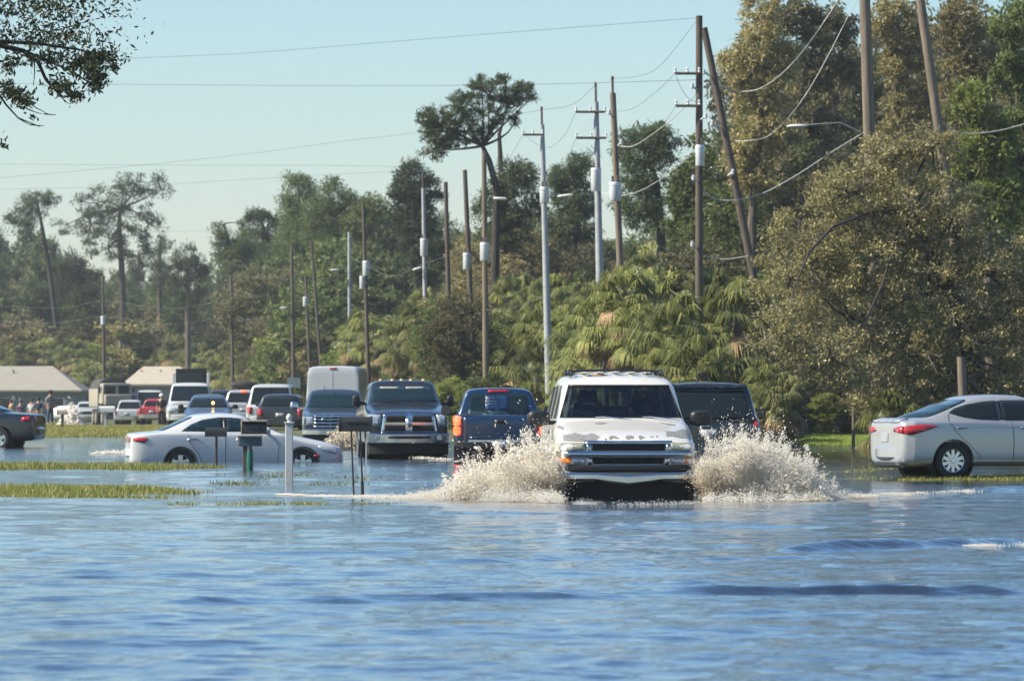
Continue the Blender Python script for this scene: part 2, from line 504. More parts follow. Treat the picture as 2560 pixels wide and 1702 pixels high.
P_white = paint('old white paint', (.62, .60, .545), 0, .32, .08)
d = dict(L=5.0, W=1.97, H=2.005, zs=.42, hood0=1.055, hood1=1.335, yw0=-1.15, yw1=-.42, yr1=2.2, yr0=2.44, deck=1.27, belt0=1.29, belt1=1.29,
         wr=.79, yf=-1.62, yr=1.33, rw=.385, fround=.93, rround=.9, crown=.035, fd=.06, arch=.02)
A = Car('sport_utility_vehicle', 'battered white SUV with peeling hood paint driving head-on through the splash', 'SUV', P_white, d)
# hollow cabin and window openings
cav = MB(); prof = [(-1.0, .72, .85), (-1.02, 1.30, .85), (-.34, 1.915, .70), (2.05, 1.90, .69), (2.30, 1.30, .82), (2.30, .72, .85)]
cav.add([(-w_, y, z) for y, z, w_ in prof] + [(w_, y, z) for y, z, w_ in prof], [tuple(range(6)), tuple(reversed(range(6, 12)))] + [(i, (i + 1) % 6, (i + 1) % 6 + 6, i + 6) for i in range(6)])
WS = [(-.885, 1.385), (.885, 1.385), (.73, 1.865), (-.73, 1.865)]
SW = [[(-.78, 1.37), (.12, 1.37), (.12, 1.85), (-.28, 1.85)], [(.24, 1.37), (1.02, 1.37), (.98, 1.85), (.24, 1.85)], [(1.15, 1.37), (2.05, 1.37), (1.95, 1.83), (1.13, 1.85)]]
cs = [cav]
c = MB(); c.prism(WS, 'Y', -1.5, -.1); cs.append(c)
c = MB(); c.prism([(-.68, 1.38), (.68, 1.38), (.6, 1.82), (-.6, 1.82)], 'Y', 2.0, 2.7); cs.append(c)
for poly in SW:
    for sd in (-1, 1):
        c = MB(); c.prism(poly, 'X', sd * .55, sd * 1.2); cs.append(c)
cut(A.body, cs)
def grow(poly, g):
    cx = sum(p[0] for p in poly) / len(poly); cy = sum(p[1] for p in poly) / len(poly)
    return [(cx + (p[0] - cx) * g, cy + (p[1] - cy) * g) for p in poly]
A.dec(grow(WS, 1.02), 'Y', -1, 'windshield', M['seeglass'], off=-.012, thick=0)
# black ceramic edge round the windshield
for poly in ([(-.9, 1.37), (.9, 1.37), (.885, 1.405), (-.885, 1.405)], [(-.735, 1.85), (.735, 1.85), (.73, 1.87), (-.73, 1.87)]):
    A.dec(poly, 'Y', -1, 'window_trim', M['black'], off=-.004, thick=.008)
A.dec([(-.7, 1.36), (.7, 1.36), (.61, 1.83), (-.61, 1.83)], 'Y', 1, 'rear_window', M['seeglass'], off=-.012, thick=0)
for poly in SW:
    A.sides(grow(poly, 1.02), 'side_window', M['seeglass'], off=-.012, thick=0)
# cabin
mb = MB()
mb.box((0, -.82, 1.17), (1.6, .42, .24)); mb.box((0, -.98, 1.30), (1.55, .2, .07)); mb.build('dashboard', M['interiorpale'], A.root, bevel=.03)
ring = [(math.cos(t) * .19, -.55 + math.sin(t) * .07, math.sin(t) * .18) for t in [2 * math.pi * k / 20 for k in range(21)]]
mb = MB(); mb.tube([(.4 + x, y, 1.29 + z) for x, y, z in ring], .016, 6, cap=False); mb.tube([(.4, -.53, 1.28), (.4, -.8, 1.2)], .03); mb.box((.4, -.55, 1.29), (.34, .03, .05))
mb.build('steering_wheel', M['black'], A.root)
for x in (-.4, .4):
    mb = MB()
    mb.box((x, -.02, 1.0), (.52, .5, .16)); mb.box((x, .24, 1.30), (.52, .15, .6), Matrix.Rotation(R(-10), 3, 'X'), top=(.8, .8))
    mb.tube([(x - .07, .29, 1.55), (x - .07, .3, 1.66)], .012); mb.tube([(x + .07, .29, 1.55), (x + .07, .3, 1.66)], .012)
    mb.box((x, .31, 1.70), (.30, .12, .19), top=(.8, .8)); mb.build('front_seat', M['interior'], A.root, bevel=.04)
mb = MB(); mb.box((0, 1.05, 1.0), (1.4, .5, .16)); mb.box((0, 1.32, 1.28), (1.4, .15, .55), Matrix.Rotation(R(-12), 3, 'X')); mb.build('rear_seat', M['interior'], A.root, bevel=.04)
mb = MB(); mb.box((0, -.50, 1.80), (.26, .03, .075)); mb.tube([(0, -.5, 1.82), (0, -.47, 1.9)], .012); mb.build('rear_view_mirror', M['black'], A.root, bevel=.01)
mb = MB(); mb.box((0, .6, .76), (1.66, 3.2, .04)); mb.build('cabin_floor', M['interior'], A.root)
for sd in (-1, 1):
    mb = MB(); mb.tube([(sd * .80, -.98, 1.36), (sd * .665, -.37, 1.86)], .035, 6); mb.build('pillar_trim', M['interiorpale'], A.root)
# bare primer where the paint has peeled
primer = simple('grey primer', (.20, .20, .19), .7, var=.2, scale=12)
def ragged(pts, amp=5, n=5):
    out = []
    for i, (x, y) in enumerate(pts):
        x2, y2 = pts[(i + 1) % len(pts)]
        for k in range(n):
            t = k / n
            out.append((x + (x2 - x) * t + random.uniform(-amp, amp), y + (y2 - y) * t + random.uniform(-amp, amp) * .7))
    return [suv_patch(*p) for p in out]
for pts, amp in (([(372, 770), (385, 752), (440, 747), (490, 733), (540, 742), (570, 752), (612, 752), (650, 734), (690, 742), (735, 770), (705, 790), (690, 812), (520, 815), (375, 816)], 4),
                 ([(822, 800), (826, 770), (860, 756), (890, 764), (925, 786), (895, 790), (860, 778), (840, 800)], 3), ([(985, 770), (1030, 752), (1074, 765), (1062, 790), (1000, 796)], 5),
                 ([(1118, 765), (1140, 755), (1190, 780), (1160, 782), (1130, 800)], 4), ([(1232, 765), (1262, 762), (1275, 772), (1248, 774)], 3), ([(1298, 762), (1316, 758), (1312, 780), (1302, 776)], 2),
                 ([(1408, 765), (1412, 712), (1450, 716), (1520, 722), (1570, 700), (1640, 700), (1640, 788), (1540, 782), (1470, 770)], 6), ([(776, 790), (800, 788), (792, 806), (780, 804)], 2),
                 ([(712, 634), (780, 627), (845, 632), (800, 645), (745, 650)], 3), ([(1372, 628), (1420, 636), (1540, 652), (1530, 662), (1450, 650)], 3), ([(335, 672), (362, 657), (400, 675), (396, 700), (350, 690)], 4)):
    A.dec(ragged(pts, amp), 'Y', -1, 'primer_patch', primer, off=.004, thick=0, grid=.03)
# grille, chrome bars, lamps
A.dec([(-.51, .935), (.51, .935), (.525, 1.03), (-.525, 1.03)], 'Y', -1, 'grille', M['dark'], off=.012, thick=.02)
A.dec([(-.49, .745), (.49, .745), (.51, .84), (-.51, .84)], 'Y', -1, 'grille', M['dark'], off=.012, thick=.02)
for z0, z1, x0, x1 in ((1.028, 1.055, .6, .62), (.725, .748, .52, .50)):
    A.dec([(-x0, z0), (x0, z0), (x1, z1), (-x1, z1)], 'Y', -1, 'grille_frame', M['chrome'], off=.025, thick=.03)
A.dec([(-.955, .848), (.955, .848), (.955, .925), (-.955, .925)], 'Y', -1, 'chrome_bar', M['chrome'], off=.045, thick=.05)
A.both([(.505, .745), (.555, .735), (.60, .845), (.52, .845)], 'Y', -1, 'grille_frame', M['chrome'], off=.022, thick=.03)
A.both([(.525, .925), (.60, .925), (.59, 1.035), (.535, 1.035)], 'Y', -1, 'grille_frame', M['chrome'], off=.022, thick=.03)
for o in A.both([(.61, .935), (.955, .94), (.94, 1.03), (.60, 1.035)], 'Y', -1, 'headlight', M['lens'], off=.02, thick=.03, round_=.03): pass
A.both([(.60, .75), (.80, .745), (.80, .835), (.62, .84)], 'Y', -1, 'lower_lamp', M['lensclear'], off=.016, thick=.03, round_=.02)
A.both([(.81, .75), (.95, .76), (.95, .84), (.81, .838)], 'Y', -1, 'turn_signal', M['amber'], off=.018, thick=.03, round_=.02)
for z0, z1 in ((.725, .74),):
    A.dec([(-.96, z0), (.96, z0), (.96, z1), (-.96, z1)], 'Y', -1, 'window_trim', M['black'], off=.01, thick=.02)
for zc, kk in ((.985, 1), (.79, .96)):
    mesh_ = MB(); mesh_.tube([(-.495 * kk, -2.505, zc), (.495 * kk, -2.505, zc)], .004, 4)
    for k in range(23):
        mesh_.box(((-.495 + .045 * k) * kk, -2.505, zc), (.006, .02, .09))
    mesh_.build('grille_mesh', M['black'], A.root)
A.bar(.99, -2.575, .635, .738, .40, 'bumper_cover', M['black'], .13)
A.bar(.985, -2.63, .515, .628, .45, 'front_bumper', M['chrome'], .14, dip=.06)
A.bar(.93, -2.50, .20, .53, .5, 'valance', M['dark'], .16)
mb = MB(); mb.box((0, 0, .34), (1.5, 4.2, .25)); mb.build('underbody', M['dark'], A.root)
A.mirrors(-.78, 1.385, (.33, .17, .22), out=1.17)
# wipers
for x0, x1 in ((-.38, .14), (.30, .82)):
    mb = MB(); mb.tube([(x1, -1.25, 1.355), (x0 + .12, -1.16, 1.405), (x0, -1.16, 1.40)], .012, 6); mb.build('wiper', M['satin'], A.root)
# roof rack, ribs, aerial, rust
mb = MB()
for sd in (-1, 1):
    mb.tube([(sd * .66, -.18, 2.0), (sd * .66, -.10, 2.045), (sd * .655, .9, 2.065), (sd * .65, 2.0, 2.055), (sd * .65, 2.08, 2.0)], .02, 8)
    for y in (.35, 1.2): mb.box((sd * .66, y, 2.04), (.05, .14, .09))
for y in (.45, 1.75): mb.tube([(-.66, y, 2.06), (-.3, y, 2.078), (.3, y, 2.078), (.66, y, 2.06)], .017, 8)
mb.build('roof_rack', M['black'], A.root)
for x in (-.45, -.23, 0, .23, .45):
    mb = MB(); mb.box((x, .9, 2.05 - abs(x) * .02), (.07, 2.2, .018)); mb.build('roof_rib', P_white, A.root, bevel=.006)
rust = simple('rusty bare roof', (.24, .11, .05), .8, var=.4, scale=25)
A.dec([(-.42, -.17), (-.3, -.21), (-.18, -.2), (-.12, -.1), (-.2, .1), (-.4, .08)], 'Z', 1, 'rust_patch', rust, off=.004, thick=0)
mb = MB(); mb.lathe([(.035, 0), (.03, .015), (.012, .03)], (.42, -.25, 2.005), 'Z', 12); mb.tube([(.42, -.25, 2.02), (.42, -.20, 2.17)], .006, 6); mb.build('antenna', M['black'], A.root)
A.wheels(spokes=6)
# door cuts, handles, side moulding
for y in (-.95, .18, 1.1):
    A.sides([(y, .62), (y + .012, .62), (y + .012, 1.34), (y, 1.34)], 'door_gap', M['dark'], off=.002, thick=.004)
A.sides([(-1.1, .80), (2.3, .80), (2.3, .87), (-1.1, .87)], 'side_moulding', M['black'], off=.012)
A.sides([(.0, 1.16), (.14, 1.16), (.14, 1.20), (.0, 1.20)], 'door_handle', M['black'], off=.02)
A.both([(.80, .95), (.93, .95), (.90, 1.35), (.78, 1.35)], 'Y', 1, 'tail_light', M['red'])
A.place(1571, 67.4, -.25, R(2.6), 'front')

# ================================================================ dark SUV seen from behind
P_darkteal = paint('dark blue grey paint', (.012, .020, .026), .3, .28, .25)
d = dict(L=5.2, W=2.02, H=1.94, zs=.42, hood0=1.1, hood1=1.25, yw0=-1.2, yw1=-.45, yr1=2.25, yr0=2.50, deck=1.19, belt0=1.2, belt1=1.2,
         wr=.80, yf=-1.65, yr=1.4, rw=.40, fround=.9, rround=.93, crown=.03)
B = Car('sport_utility_vehicle', 'dark teal SUV seen from behind just right of the white SUV', 'SUV', P_darkteal, d)
B.windshield(1.24, 1.80, .82, .70, side=1, name='rear_window')
B.windshield(1.28, 1.80, .84, .72)
for poly in ([(-.8, 1.27), (.1, 1.27), (.1, 1.78), (-.3, 1.78)], [(.2, 1.27), (1.0, 1.27), (1.0, 1.78), (.2, 1.78)], [(1.1, 1.27), (2.15, 1.27), (2.0, 1.76), (1.1, 1.78)]):
    B.sides(poly, 'side_window', M['glass'], round_=.05)
B.both([(.90, .85), (.965, .85), (.955, 1.20), (.88, 1.20)], 'Y', 1, 'tail_light', M['red'], off=.012)
B.bar(.98, 2.66, .55, .78, .3, 'rear_bumper', P_darkteal, .16, side=1)
B.dec([(-.15, .90), (.15, .90), (.15, 1.05), (-.15, 1.05)], 'Y', 1, 'license_plate', M['plate'], off=.012)
B.dec([(-.02, 1.105), (.16, 1.105), (.16, 1.135), (-.02, 1.135)], 'Y', 1, 'badge', M['chrome'], off=.012)
B.dec([(-.75, 1.835), (.75, 1.835), (.70, 1.875), (-.70, 1.875)], 'Y', 1, 'spoiler', P_darkteal, off=.06, thick=.05)
B.dec([(-.9, 1.20), (.9, 1.20), (.9, 1.215), (-.9, 1.215)], 'Y', 1, 'trim_strip', M['black'], off=.014)
B.mirrors(-.75, 1.34, (.26, .13, .22), out=1.16)
mb = MB(); mb.lathe([(.03, 0), (.02, .05), (.004, .09)], (.18, 1.7, 1.965), 'Z', 8); mb.build('antenna', M['black'], B.root)
B.wheels(spokes=6)
B.place(1772, 92, -.24, R(180 + .4), 'rear')

# ================================================================ blue pickup with lit brake lamps
P_blue = paint('deep blue paint', (.008, .034, .085), .35, .25, .12)
d = dict(L=5.8, W=2.0, H=1.86, zs=.45, hood0=1.12, hood1=1.25, yw0=-1.35, yw1=-.6, yr1=.92, yr0=1.06, deck=1.26, belt0=1.2, belt1=1.21,
         wr=.745, yf=-1.9, yr=1.75, rw=.40, fround=.93, rround=.95, crown=.03)
C_ = Car('pickup_truck', 'deep blue pickup seen from behind with both red brake lamps lit', 'pickup', P_blue, d)
C_.windshield(1.285, 1.735, .70, .61, side=1, name='rear_window', mat=M['glassblue'])
C_.windshield(1.28, 1.73, .8, .66)
for poly in ([(-.95, 1.25), (-.05, 1.25), (-.05, 1.72), (-.45, 1.72)], [(.05, 1.25), (.75, 1.25), (.68, 1.72), (.05, 1.72)]):
    C_.sides(poly, 'side_window', M['glass'], round_=.05)
bed = MB(); bed.box((0, 1.95, 1.262), (1.66, 1.7, .03)); bed.build('bed_cover', M['black'], C_.root, bevel=.01)
C_.dec([(-.80, .66), (.80, .66), (.80, 1.235), (-.80, 1.235)], 'Y', 1, 'tailgate', P_blue, off=.02, thick=.03, round_=.03)
C_.dec([(-.13, 1.08), (.13, 1.08), (.11, 1.17), (-.11, 1.17)], 'Y', 1, 'tailgate_handle', M['black'], off=.035)
C_.dec([(-.66, .76), (.66, .76), (.66, .80), (-.66, .80)], 'Y', 1, 'tailgate_crease', P_blue, off=.04, thick=.03)
for sd in (-1, 1):
    q = [(sd * .86, .82), (sd * .985, .82), (sd * .985, 1.24), (sd * .86, 1.24)]
    hs = C_.dec(q, 'Y', 1, 'tail_light', M['red'], off=.012, round_=.03)
    for z0, z1 in ((.845, 1.015), (1.05, 1.215)):
        b_ = C_.dec([(sd * .872, z0), (sd * .975, z0), (sd * .975, z1), (sd * .872, z1)], 'Y', 1, 'brake_lamp', M['brake'], off=.05, round_=.03, parent=hs, grid=.03, thick=.03)
C_.bar(.98, 3.03, .55, .70, .3, 'rear_bumper', M['black'], .12, side=1)
C_.bar(.70, 3.04, .70, .715, .3, 'bumper_step', M['satin'], .05, side=1)
C_.dec([(-.16, .56), (.16, .56), (.16, .69), (-.16, .69)], 'Y', 1, 'license_plate', M['plate'], off=.15, thick=.02)
hb = C_.dec([(-.24, 1.775), (.24, 1.775), (.24, 1.82), (-.24, 1.82)], 'Y', 1, 'high_brake_light', M['red'], off=.02)
sticker = simple('blue flag sticker', (.008, .035, .11), .4)
st = C_.dec([(-.22, 1.36), (.30, 1.36), (.30, 1.70), (-.22, 1.70)], 'Y', 1, 'window_sticker', sticker, off=.012, thick=.003)
sticker2 = simple('pale sticker lettering', (.05, .09, .13), .4)
for z in (1.50, 1.56, 1.62):
    C_.dec([(-.02, z), (.26, z), (.26, z + .022), (-.02, z + .022)], 'Y', 1, 'lettering', sticker2, off=.017, thick=.003, parent=st)
C_.mirrors(-.9, 1.36, (.24, .13, .22), out=1.17)
C_.wheels(spokes=6)
for c_ in (B, C_):
    mb = MB(); mb.box((0, 0, .36), (1.62, 4.6, .34)); mb.build('underbody', M['dark'], c_.root)
for sd in (-1, 1):
    mb = MB(); mb.box((sd * .90, 2.25, .42), (.22, .02, .36)); mb.build('mud_flap', M['black'], C_.root)
C_.place(1250, 105.5, -.24, R(180 + 1.0), 'rear')
# ================================================================ dark pickup with the big chrome grille, facing us
P_charcoal = paint('charcoal paint', (.022, .027, .034), .4, .28, .2)
d = dict(L=5.9, W=1.93, H=2.03, zs=.5, hood0=1.27, hood1=1.47, yw0=-1.35, yw1=-.62, yr1=1.35, yr0=1.45, deck=1.40, belt0=1.42, belt1=1.36,
         wr=.74, yf=-1.95, yr=1.75, rw=.43, fround=.92, rround=.95, crown=.03)
D_ = Car('pickup_truck', 'charcoal pickup facing the camera with a large chrome grille and roof marker lamps', 'pickup', P_charcoal, d)
D_.windshield(1.53, 1.90, .80, .67, mat=M['glassblue'])
for x0 in (-.55, .06):
    D_.dec([(x0, 1.845), (x0 + .46, 1.845), (x0 + .45, 1.885), (x0 + .01, 1.885)], 'Y', -1, 'sun_visor', M['interiorpale'], off=.012, thick=.003)
for poly in ([(-.95, 1.47), (-.02, 1.47), (-.02, 1.9), (-.45, 1.9)], [(.1, 1.47), (1.0, 1.45), (1.0, 1.88), (.1, 1.9)]):
    D_.sides(poly, 'side_window', M['glass'], round_=.05)
D_.dec([(-.66, .80), (.66, .80), (.60, 1.20), (.54, 1.265), (-.54, 1.265), (-.60, 1.20)], 'Y', -1, 'grille_frame', M['chrome'], off=.04, thick=.06, round_=.06)
D_.both([(.08, .85), (.585, .85), (.565, 1.0), (.08, 1.0)], 'Y', -1, 'grille_opening', M['dark'], off=.075, thick=.03, grid=.04, round_=.02)
D_.both([(.08, 1.06), (.555, 1.06), (.52, 1.21), (.08, 1.21)], 'Y', -1, 'grille_opening', M['dark'], off=.075, thick=.03, grid=.04, round_=.03)
D_.dec([(-.07, .97), (0, .93), (.07, .97), (.075, 1.12), (0, 1.15), (-.075, 1.12)], 'Y', -1, 'grille_badge', M['satin'], off=.10, thick=.04)
D_.both([(.67, .96), (.93, .98), (.93, 1.22), (.64, 1.23)], 'Y', -1, 'headlight', M['lensclear'], off=.025, thick=.04, round_=.05)
D_.bar(.97, -3.10, .56, .80, .4, 'front_bumper', M['chrome'], .16)
D_.bar(.55, -3.115, .66, .76, .2, 'bumper_intake', M['dark'], .04)
for sd in (-1, 1):
    mb = MB(); mb.lathe([(.001, -3.09), (.06, -3.09), (.065, -3.06)], (sd * .72, 0, .70), 'Y', 16); mb.build('fog_lamp', M['lensclear'], D_.root)
D_.bar(.93, -3.02, .3, .56, .4, 'valance', M['dark'], .12)
mb = MB(); mb.box((0, 0, .42), (1.5, 5, .3)); mb.build('underbody', M['dark'], D_.root)
for x in (-.52, -.24, -.02, .2, .5):
    mb = MB(); mb.box((x, -.53, 2.055), (.075, .10, .045), top=(.7, .5)); mb.build('roof_marker_lamp', simple('pale amber lens', (.75, .55, .35), .2, 0, .6), D_.root, bevel=.01)
D_.mirrors(-.95, 1.56, (.18, .12, .27), out=1.12)
for sd in (-1, 1):
    mb = MB(); mb.tube([(sd * .90, -.95, 1.50), (sd * 1.06, -.98, 1.53)], .03, 6); mb.build('mirror_arm', M['black'], D_.root)
for x0, x1 in ((-.62, -.1), (.05, .58)):
    mb = MB(); mb.tube([(x1, -1.40, 1.52), (x0, -1.27, 1.56)], .012, 5); mb.build('wiper', M['black'], D_.root)
for y in (-1.0, .05, 1.0):
    D_.sides([(y, .7), (y + .012, .7), (y + .012, 1.42), (y, 1.42)], 'door_gap', M['dark'], off=.002, thick=.004)
D_.wheels(spokes=8)
D_.place(1022, 112, -.22, R(5.0), 'front')

# ================================================================ grey pickup behind the mailboxes, facing us
P_grey = paint('slate grey paint', (.06, .075, .095), .5, .3, .2)
d = dict(L=5.8, W=1.95, H=1.86, zs=.48, hood0=1.10, hood1=1.28, yw0=-1.35, yw1=-.6, yr1=1.3, yr0=1.4, deck=1.25, belt0=1.24, belt1=1.2,
         wr=.74, yf=-1.95, yr=1.75, rw=.40, fround=.93, rround=.95, crown=.03)
E_ = Car('pickup_truck', 'slate grey pickup facing the camera behind the white mailbox post', 'pickup', P_grey, d, arches=False, level=1)
E_.windshield(1.32, 1.77, .82, .68, mat=M['glassblue'])
E_.sides([(-.95, 1.27), (1.0, 1.25), (1.0, 1.74), (-.45, 1.74)], 'side_window', M['glass'], round_=.05)
E_.dec([(-.62, .74), (.62, .74), (.62, 1.06), (-.62, 1.06)], 'Y', -1, 'grille', M['dark'], off=.02, thick=.03)
for z in (.76, .86, .96, 1.05):
    E_.dec([(-.62, z), (.62, z), (.62, z + .045), (-.62, z + .045)], 'Y', -1, 'grille_bar', M['chrome'], off=.04, thick=.03)
E_.both([(.64, .80), (.94, .82), (.94, 1.05), (.64, 1.06)], 'Y', -1, 'headlight', M['lensclear'], off=.02, thick=.03, round_=.04)
E_.bar(.97, -3.04, .52, .70, .4, 'front_bumper', M['chrome'], .16)
E_.bar(.93, -2.97, .28, .52, .4, 'valance', M['dark'], .12)
E_.mirrors(-.95, 1.38, (.26, .13, .24), out=1.2, mat=M['chrome'])
mb = MB(); mb.tube([(-.3, -.3, 1.86), (-.3, -.25, 1.98)], .012, 5); mb.build('antenna', M['black'], E_.root)
E_.wheels(spokes=6)
E_.place(838, 141, -.22, R(2.5), 'front')

# ================================================================ white sedan standing in water, side view
P_pearl = paint('pearl white paint', (.56, .565, .55), 0, .25, .10)
d = dict(L=4.75, W=1.83, H=1.42, zs=.22, hood0=.70, hood1=.97, yw0=-1.03, yw1=-.12, yr1=.95, yr0=1.68, deck=1.035, deckend=1.0, belt0=.98, belt1=1.0,
         wr=.60, yf=-1.47, yr=1.26, rw=.33, fround=.78, rround=.82, crown=.02, arch=.02, archgap=.055)
G_ = Car('sedan', 'white sedan side-on and flooded to its wheel centres behind the mailboxes', 'car', P_pearl, d)
G_.sides([(1.24, 1.045), (1.02, 1.19), (.75, 1.30), (.36, 1.355), (.30, 1.355), (.30, 1.035)], 'side_window', M['glassblue'], off=.006, round_=.02)
G_.sides([(.22, 1.035), (.22, 1.355), (-.05, 1.335), (-.35, 1.25), (-.60, 1.13), (-.76, 1.035)], 'side_window', M['glassblue'], off=.006, round_=.02)
G_.sides([(.30, 1.04), (.22, 1.04), (.22, 1.35), (.30, 1.35)], 'pillar_trim', M['black'], off=.004)
G_.windshield(1.0, 1.34, .70, .56); G_.windshield(1.06, 1.36, .68, .54, side=1, name='rear_window', mat=M['glassblue'])
G_.sides([(2.30, .90), (2.02, .905), (1.96, .87), (2.05, .79), (2.30, .83)], 'tail_light', M['red'], off=.012, thick=.02)
G_.both([(.50, .82), (.75, .80), (.75, .92), (.50, .91)], 'Y', 1, 'tail_light', M['red'], off=.012)
G_.sides([(-2.25, .62), (-1.95, .68), (-1.80, .72), (-1.95, .60), (-2.22, .53)], 'headlight', M['lensclear'], off=.012)
G_.sides([(-1.72, .475), (-1.86, .475), (-1.86, .52), (-1.72, .52)], 'side_marker', M['red'], off=.01)
for y in (.98, -.10):
    for sd in (-1, 1):
        mb = MB(); mb.tube([(sd * .905, y + .11, .865), (sd * .945, y + .06, .87), (sd * .945, y - .06, .87), (sd * .905, y - .11, .865)], .016, 6); mb.build('door_handle', M['chrome'], G_.root)
for pts in ([(1.10, 1.03), (1.06, .80), (.86, .55), (.78, .35)], [(.26, 1.03), (.26, .3)], [(-.80, 1.0), (-.93, .7), (-.90, .3)]):
    for sd in (-1, 1):
        poly = [(y + .006, z) for y, z in pts] + [(y - .006, z) for y, z in reversed(pts)]
        G_.dec(poly, 'X', sd, 'door_gap', M['dark'], off=.003, thick=.004)
G_.mirrors(-.66, 1.06, (.2, .12, .14), mat=P_pearl, out=1.03)
G_.bar(.84, 2.44, .45, .68, .3, 'rear_bumper', P_pearl, .25, side=1, bev=.06)
G_.bar(.84, -2.44, .30, .55, .3, 'front_bumper', P_pearl, .30, bev=.06)
G_.wheels(spokes=5)
G_.place(583, 107.5, -.375, R(99), 'mid')

# ================================================================ silver sedan on the right verge
P_silver = paint('silver paint', (.42, .425, .42), .4, .28, .10)
d = dict(L=4.53, W=1.78, H=1.455, zs=.22, hood0=.72, hood1=.98, yw0=-1.15, yw1=-.15, yr1=.90, yr0=1.84, deck=1.055, deckend=1.045, belt0=.97, belt1=1.0,
         wr=.60, yf=-1.37, yr=1.33, rw=.328, fround=.78, rround=.80, crown=.02, arch=.015, archgap=.05)
H_ = Car('sedan', 'silver sedan at the right edge with its tail light towards us', 'car', P_silver, d)
H_.sides([(1.36, 1.155), (1.23, 1.235), (.985, 1.305), (.68, 1.355), (.44, 1.372), (.44, 1.03), (.86, 1.045), (1.106, 1.08)], 'side_window', M['glass'], off=.006, round_=.03)
H_.sides([(.37, 1.03), (.37, 1.375), (-.06, 1.38), (-.5, 1.33), (-.95, 1.17), (-1.1, 1.06), (-.5, 1.03)], 'side_window', M['glass'], off=.006, round_=.03)
H_.sides([(.36, 1.04), (.45, 1.04), (.45, 1.36), (.36, 1.37)], 'pillar_trim', M['black'], off=.004)
H_.windshield(1.02, 1.37, .72, .56); H_.windshield(1.075, 1.385, .70, .54, side=1, name='rear_window', mat=M['glassblue'])
tl = [(2.24, .885), (2.15, .935), (1.92, .955), (1.69, .945), (1.60, .925), (1.74, .88), (1.92, .825), (2.10, .775), (2.24, .80)]
H_.sides(tl, 'tail_light', M['red'], off=.014, thick=.03)
H_.both([(.42, .84), (.76, .80), (.76, .925), (.46, .90)], 'Y', 1, 'tail_light', M['red'], off=.014, thick=.03)
mb = MB(); mb.box((0, 2.262, .73), (.32, .03, .16)); mb.build('license_plate', M['plate'], H_.root, bevel=.006)
H_.dec([(-.62, 1.0), (.62, 1.0), (.60, 1.045), (-.60, 1.045)], 'Y', 1, 'trunk_lip', P_silver, off=.03, thick=.04)
H_.bar(.80, 2.325, .30, .62, .3, 'rear_bumper', P_silver, .30, side=1, bev=.09, power=3)
H_.bar(.62, 2.31, .21, .30, .25, 'rear_valance', M['black'], .16, side=1)
for y in (1.19, -.02):
    for sd in (-1, 1):
        mb = MB(); mb.tube([(sd * .86, y + .12, .895), (sd * .915, y + .06, .90), (sd * .915, y - .07, .90), (sd * .86, y - .12, .895)], .017, 6); mb.build('door_handle', M['chrome'], H_.root)
for pts in ([(1.36, 1.14), (1.40, 1.02), (1.30, .85), (1.05, .62), (.72, .30)], [(.22, 1.02), (.20, .7), (.21, .28)], [(2.12, 1.03), (1.98, .96)]):
    for sd in (-1, 1):
        poly = [(y + .006, z) for y, z in pts] + [(y - .006, z) for y, z in reversed(pts)]
        H_.dec(poly, 'X', sd, 'door_gap', M['dark'], off=.003, thick=.004)
H_.sides([(2.05, .915), (.0, .925), (-1.6, .90), (-1.6, .893), (.0, .913), (2.05, .905)], 'body_crease', P_silver, off=.010, thick=.01)
H_.sides([(.95, .30), (-.95, .30), (-.95, .33), (.95, .34)], 'body_crease', P_silver, off=.012, thick=.01)
H_.mirrors(-.72, 1.08, (.2, .12, .14), mat=P_silver, out=1.0)
H_.wheels(spokes=10)
H_.place(2512, 84.6, .0, R(107), 'mid')

# ================================================================ dark sedan cut by the left edge
P_black = paint('black paint', (.006, .008, .011), 0, .25, .12)
d = dict(L=4.8, W=1.8, H=1.45, zs=.25, hood0=.74, hood1=1.0, yw0=-1.1, yw1=-.3, yr1=.75, yr0=1.58, deck=1.06, deckend=1.03, belt0=.99, belt1=1.0,
         wr=.60, yf=-1.42, yr=1.36, rw=.33, fround=.78, rround=.84, crown=.02, arch=.01)
I_ = Car('sedan', 'black sedan at the left edge with its rear wheel at the waterline', 'car', P_black, d)
I_.sides([(1.30, 1.05), (.95, 1.22), (.5, 1.36), (.1, 1.37), (-.4, 1.31), (-.85, 1.06)], 'side_window', M['glassblue'], round_=.03)
I_.windshield(1.04, 1.36, .70, .56); I_.windshield(1.09, 1.37, .68, .54, side=1, name='rear_window', mat=M['glassblue'])
I_.sides([(2.34, .96), (2.05, .95), (2.02, .83), (2.34, .80)], 'tail_light', M['red'], off=.012)
I_.both([(.5, .82), (.75, .82), (.75, .95), (.5, .94)], 'Y', 1, 'tail_light', M['red'], off=.012)
I_.bar(.84, 2.46, .38, .66, .3, 'rear_bumper', P_black, .25, side=1, bev=.06)
I_.sides([(1.5, 1.012), (-.9, 1.012), (-.9, 1.028), (1.5, 1.028)], 'window_trim', M['chrome'], off=.01, thick=.01)
for sd in (-1, 1):
    mb = MB(); mb.tube([(sd * .88, 1.05, .9), (sd * .92, 1.0, .91), (sd * .92, .86, .91), (sd * .88, .8, .9)], .016, 6); mb.build('door_handle', P_black, I_.root)
I_.wheels(spokes=5)
I_.place(-103, 138, -.09, R(-97), 'mid')
